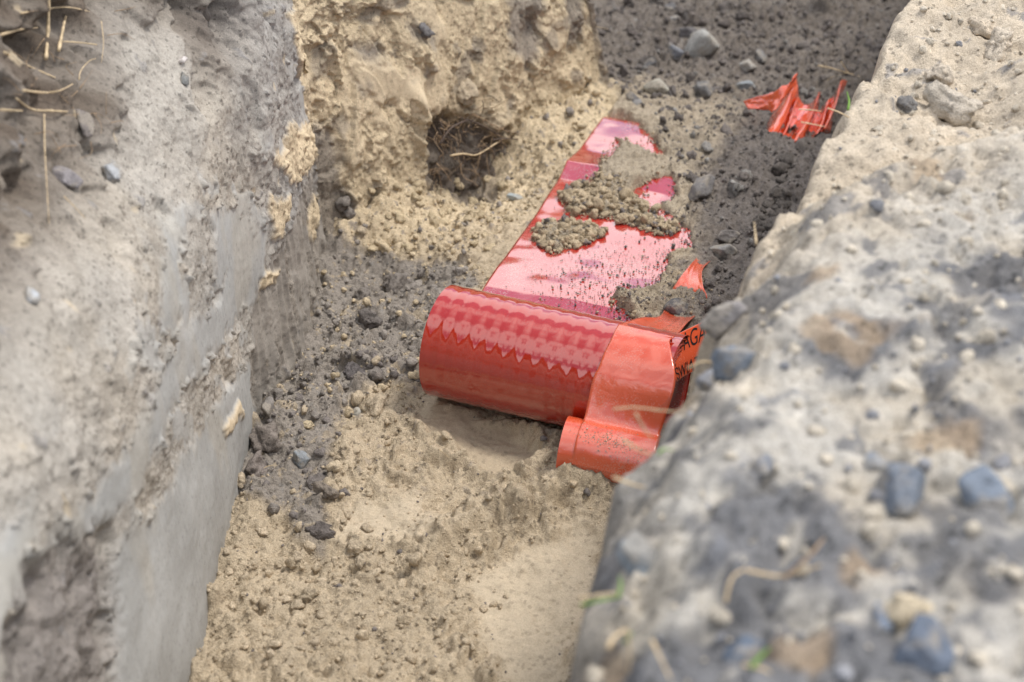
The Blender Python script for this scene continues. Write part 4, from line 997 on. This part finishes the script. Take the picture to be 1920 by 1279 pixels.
stalk([(1118, 50), (1140, 55), (1162, 62)], .0008, .0006, 'thin straw at the far end of the sand wall', lift=.01)
stalk([(1534, 123), (1566, 130), (1612, 144)], .0017, .0022, 'pale forked twig sticking out of the far bank', root_at=(1625, 150))
stalk([(1577, 116), (1590, 136)], .0015, .0015, 'short side shoot of the forked twig on far bank', root_at=(1625, 150))
stalk([(1545, 155), (1562, 144), (1590, 136)], .0006, .0008, 'thin rootlet below the forked twig', root_at=(1625, 150))
stalk([(1498, 205), (1520, 206), (1540, 209)], .0008, .0007, 'upper pale straw crossing the torn tape', root_at=(1592, 215))
stalk([(1502, 229), (1524, 233), (1548, 238)], .0008, .0007, 'lower pale straw crossing the torn tape', root_at=(1590, 240))
stalk([(1552, 203), (1572, 210), (1592, 220)], .0010, .0010, 'pale rootlet on the bank right of the torn tape', root_at=(1600, 225))
stalk([(1418, 458), (1416, 436), (1414, 416)], .0013, .0007, 'short upright straw on the bank edge', root_at=(1425, 475))
stalk([(1150, 767), (1190, 764), (1240, 770), (1275, 772)], .0007, .0011, 'pale dry blade reaching over the orange tape', root_at=(1290, 780))
stalk([(1192, 775), (1205, 800), (1222, 822)], .0011, .0009, 'blurred straw in front of the orange tape', root_at=(1270, 840))
stalk([(1168, 825), (1200, 845), (1222, 852)], .0011, .0010, 'lower blurred straw in front of the tape roll', root_at=(1262, 860))
stalk([(1150, 895), (1185, 908), (1210, 914)], .0013, .0010, 'straw pointing at the bottom of the tape roll', root_at=(1240, 920))
stalk([(1290, 690), (1320, 678), (1360, 686)], .0010, .0008, 'pale straw between the blue stone and grey rock', root_at=(1345, 690))
stalk([(1268, 712), (1262, 740), (1245, 762), (1225, 770)], .0006, .0005, 'dark thin rootlet hanging beside the tape fold', M_DARKROOT, 'root', root_at=(1300, 760))
stalk([(1090, 1135), (1120, 1127), (1160, 1120)], .0012, .0016, 'green grass blade sticking out left of the bank', M_GRASS, 'grass', .02, 'grass_blade', root_at=(1180, 1120))
stalk([(1086, 1122), (1125, 1116), (1162, 1112)], .0010, .0014, 'yellowish grass blade above the green one', M_STALK, 'grass', .02, 'grass_blade', root_at=(1180, 1115))
stalk([(1160, 1118), (1164, 1096), (1162, 1080)], .0014, .0007, 'short upright green blade on the bank edge', M_GRASS, 'grass', .02, 'grass_blade', root_at=(1180, 1110))
stalk([(1175, 1180), (1182, 1225), (1178, 1262)], .0012, .0009, 'pale blade hanging at the lower bank edge', M_STALK, 'grass', .03, 'grass_blade', root_at=(1200, 1190))
stalk([(1222, 1200), (1240, 1238), (1258, 1275)], .0013, .0010, 'pale slanting blade at the bottom of the bank', M_STALK, 'grass', .03, 'grass_blade')
stalk([(1140, 1215), (1152, 1195), (1172, 1180)], .0020, .0012, 'whitish leaf base at the lower bank edge', M_STALK, 'grass', .03, 'grass_blade', root_at=(1190, 1190))
stalk([(1172, 1205), (1178, 1195), (1185, 1186)], .0016, .0010, 'small green shoot at the lower bank edge', M_GRASS, 'grass', .03, 'grass_blade')
stalk([(1590, 206), (1592, 190), (1588, 172)], .0018, .0010, 'bright green blade on the bank beside the torn tape', M_GRASS, 'grass', .012, 'grass_blade', root_at=(1610, 200))
stalk([(1235, 850), (1246, 842), (1262, 845)], .0012, .0009, 'green shoot on the bank above the tape roll', M_GRASS, 'grass', .015, 'grass_blade', root_at=(1275, 850))
stalk([(1470, 1085), (1510, 1050), (1545, 1010)], .0014, .0012, 'thick brown stem lying on the bank', M_ROOT, 'stalk', .02)
stalk([(1400, 1070), (1465, 1080), (1540, 1060)], .0013, .0012, 'blurred tan stem across the bank middle', M_STALK, 'stalk', .02)
stalk([(1360, 1130), (1372, 1085), (1400, 1065)], .0013, .0011, 'curled tan stem left on the bank middle', M_STALK, 'stalk', .02)
stalk([(1395, 1248), (1430, 1255), (1445, 1262)], .0015, .0011, 'short straw at the bottom of the bank', M_STALK, 'stalk', .02)
stalk([(1410, 1250), (1425, 1232), (1442, 1215)], .0018, .0011, 'dull green blade at the bottom of the bank', M_GRASS, 'grass', .02, 'grass_blade')
print('done', time.time() - T0)

print('tris', sum(len(o.data.polygons) * (2 if len(o.data.polygons[0].vertices) == 4 else 1) for o in bpy.data.objects if o.type == 'MESH'))
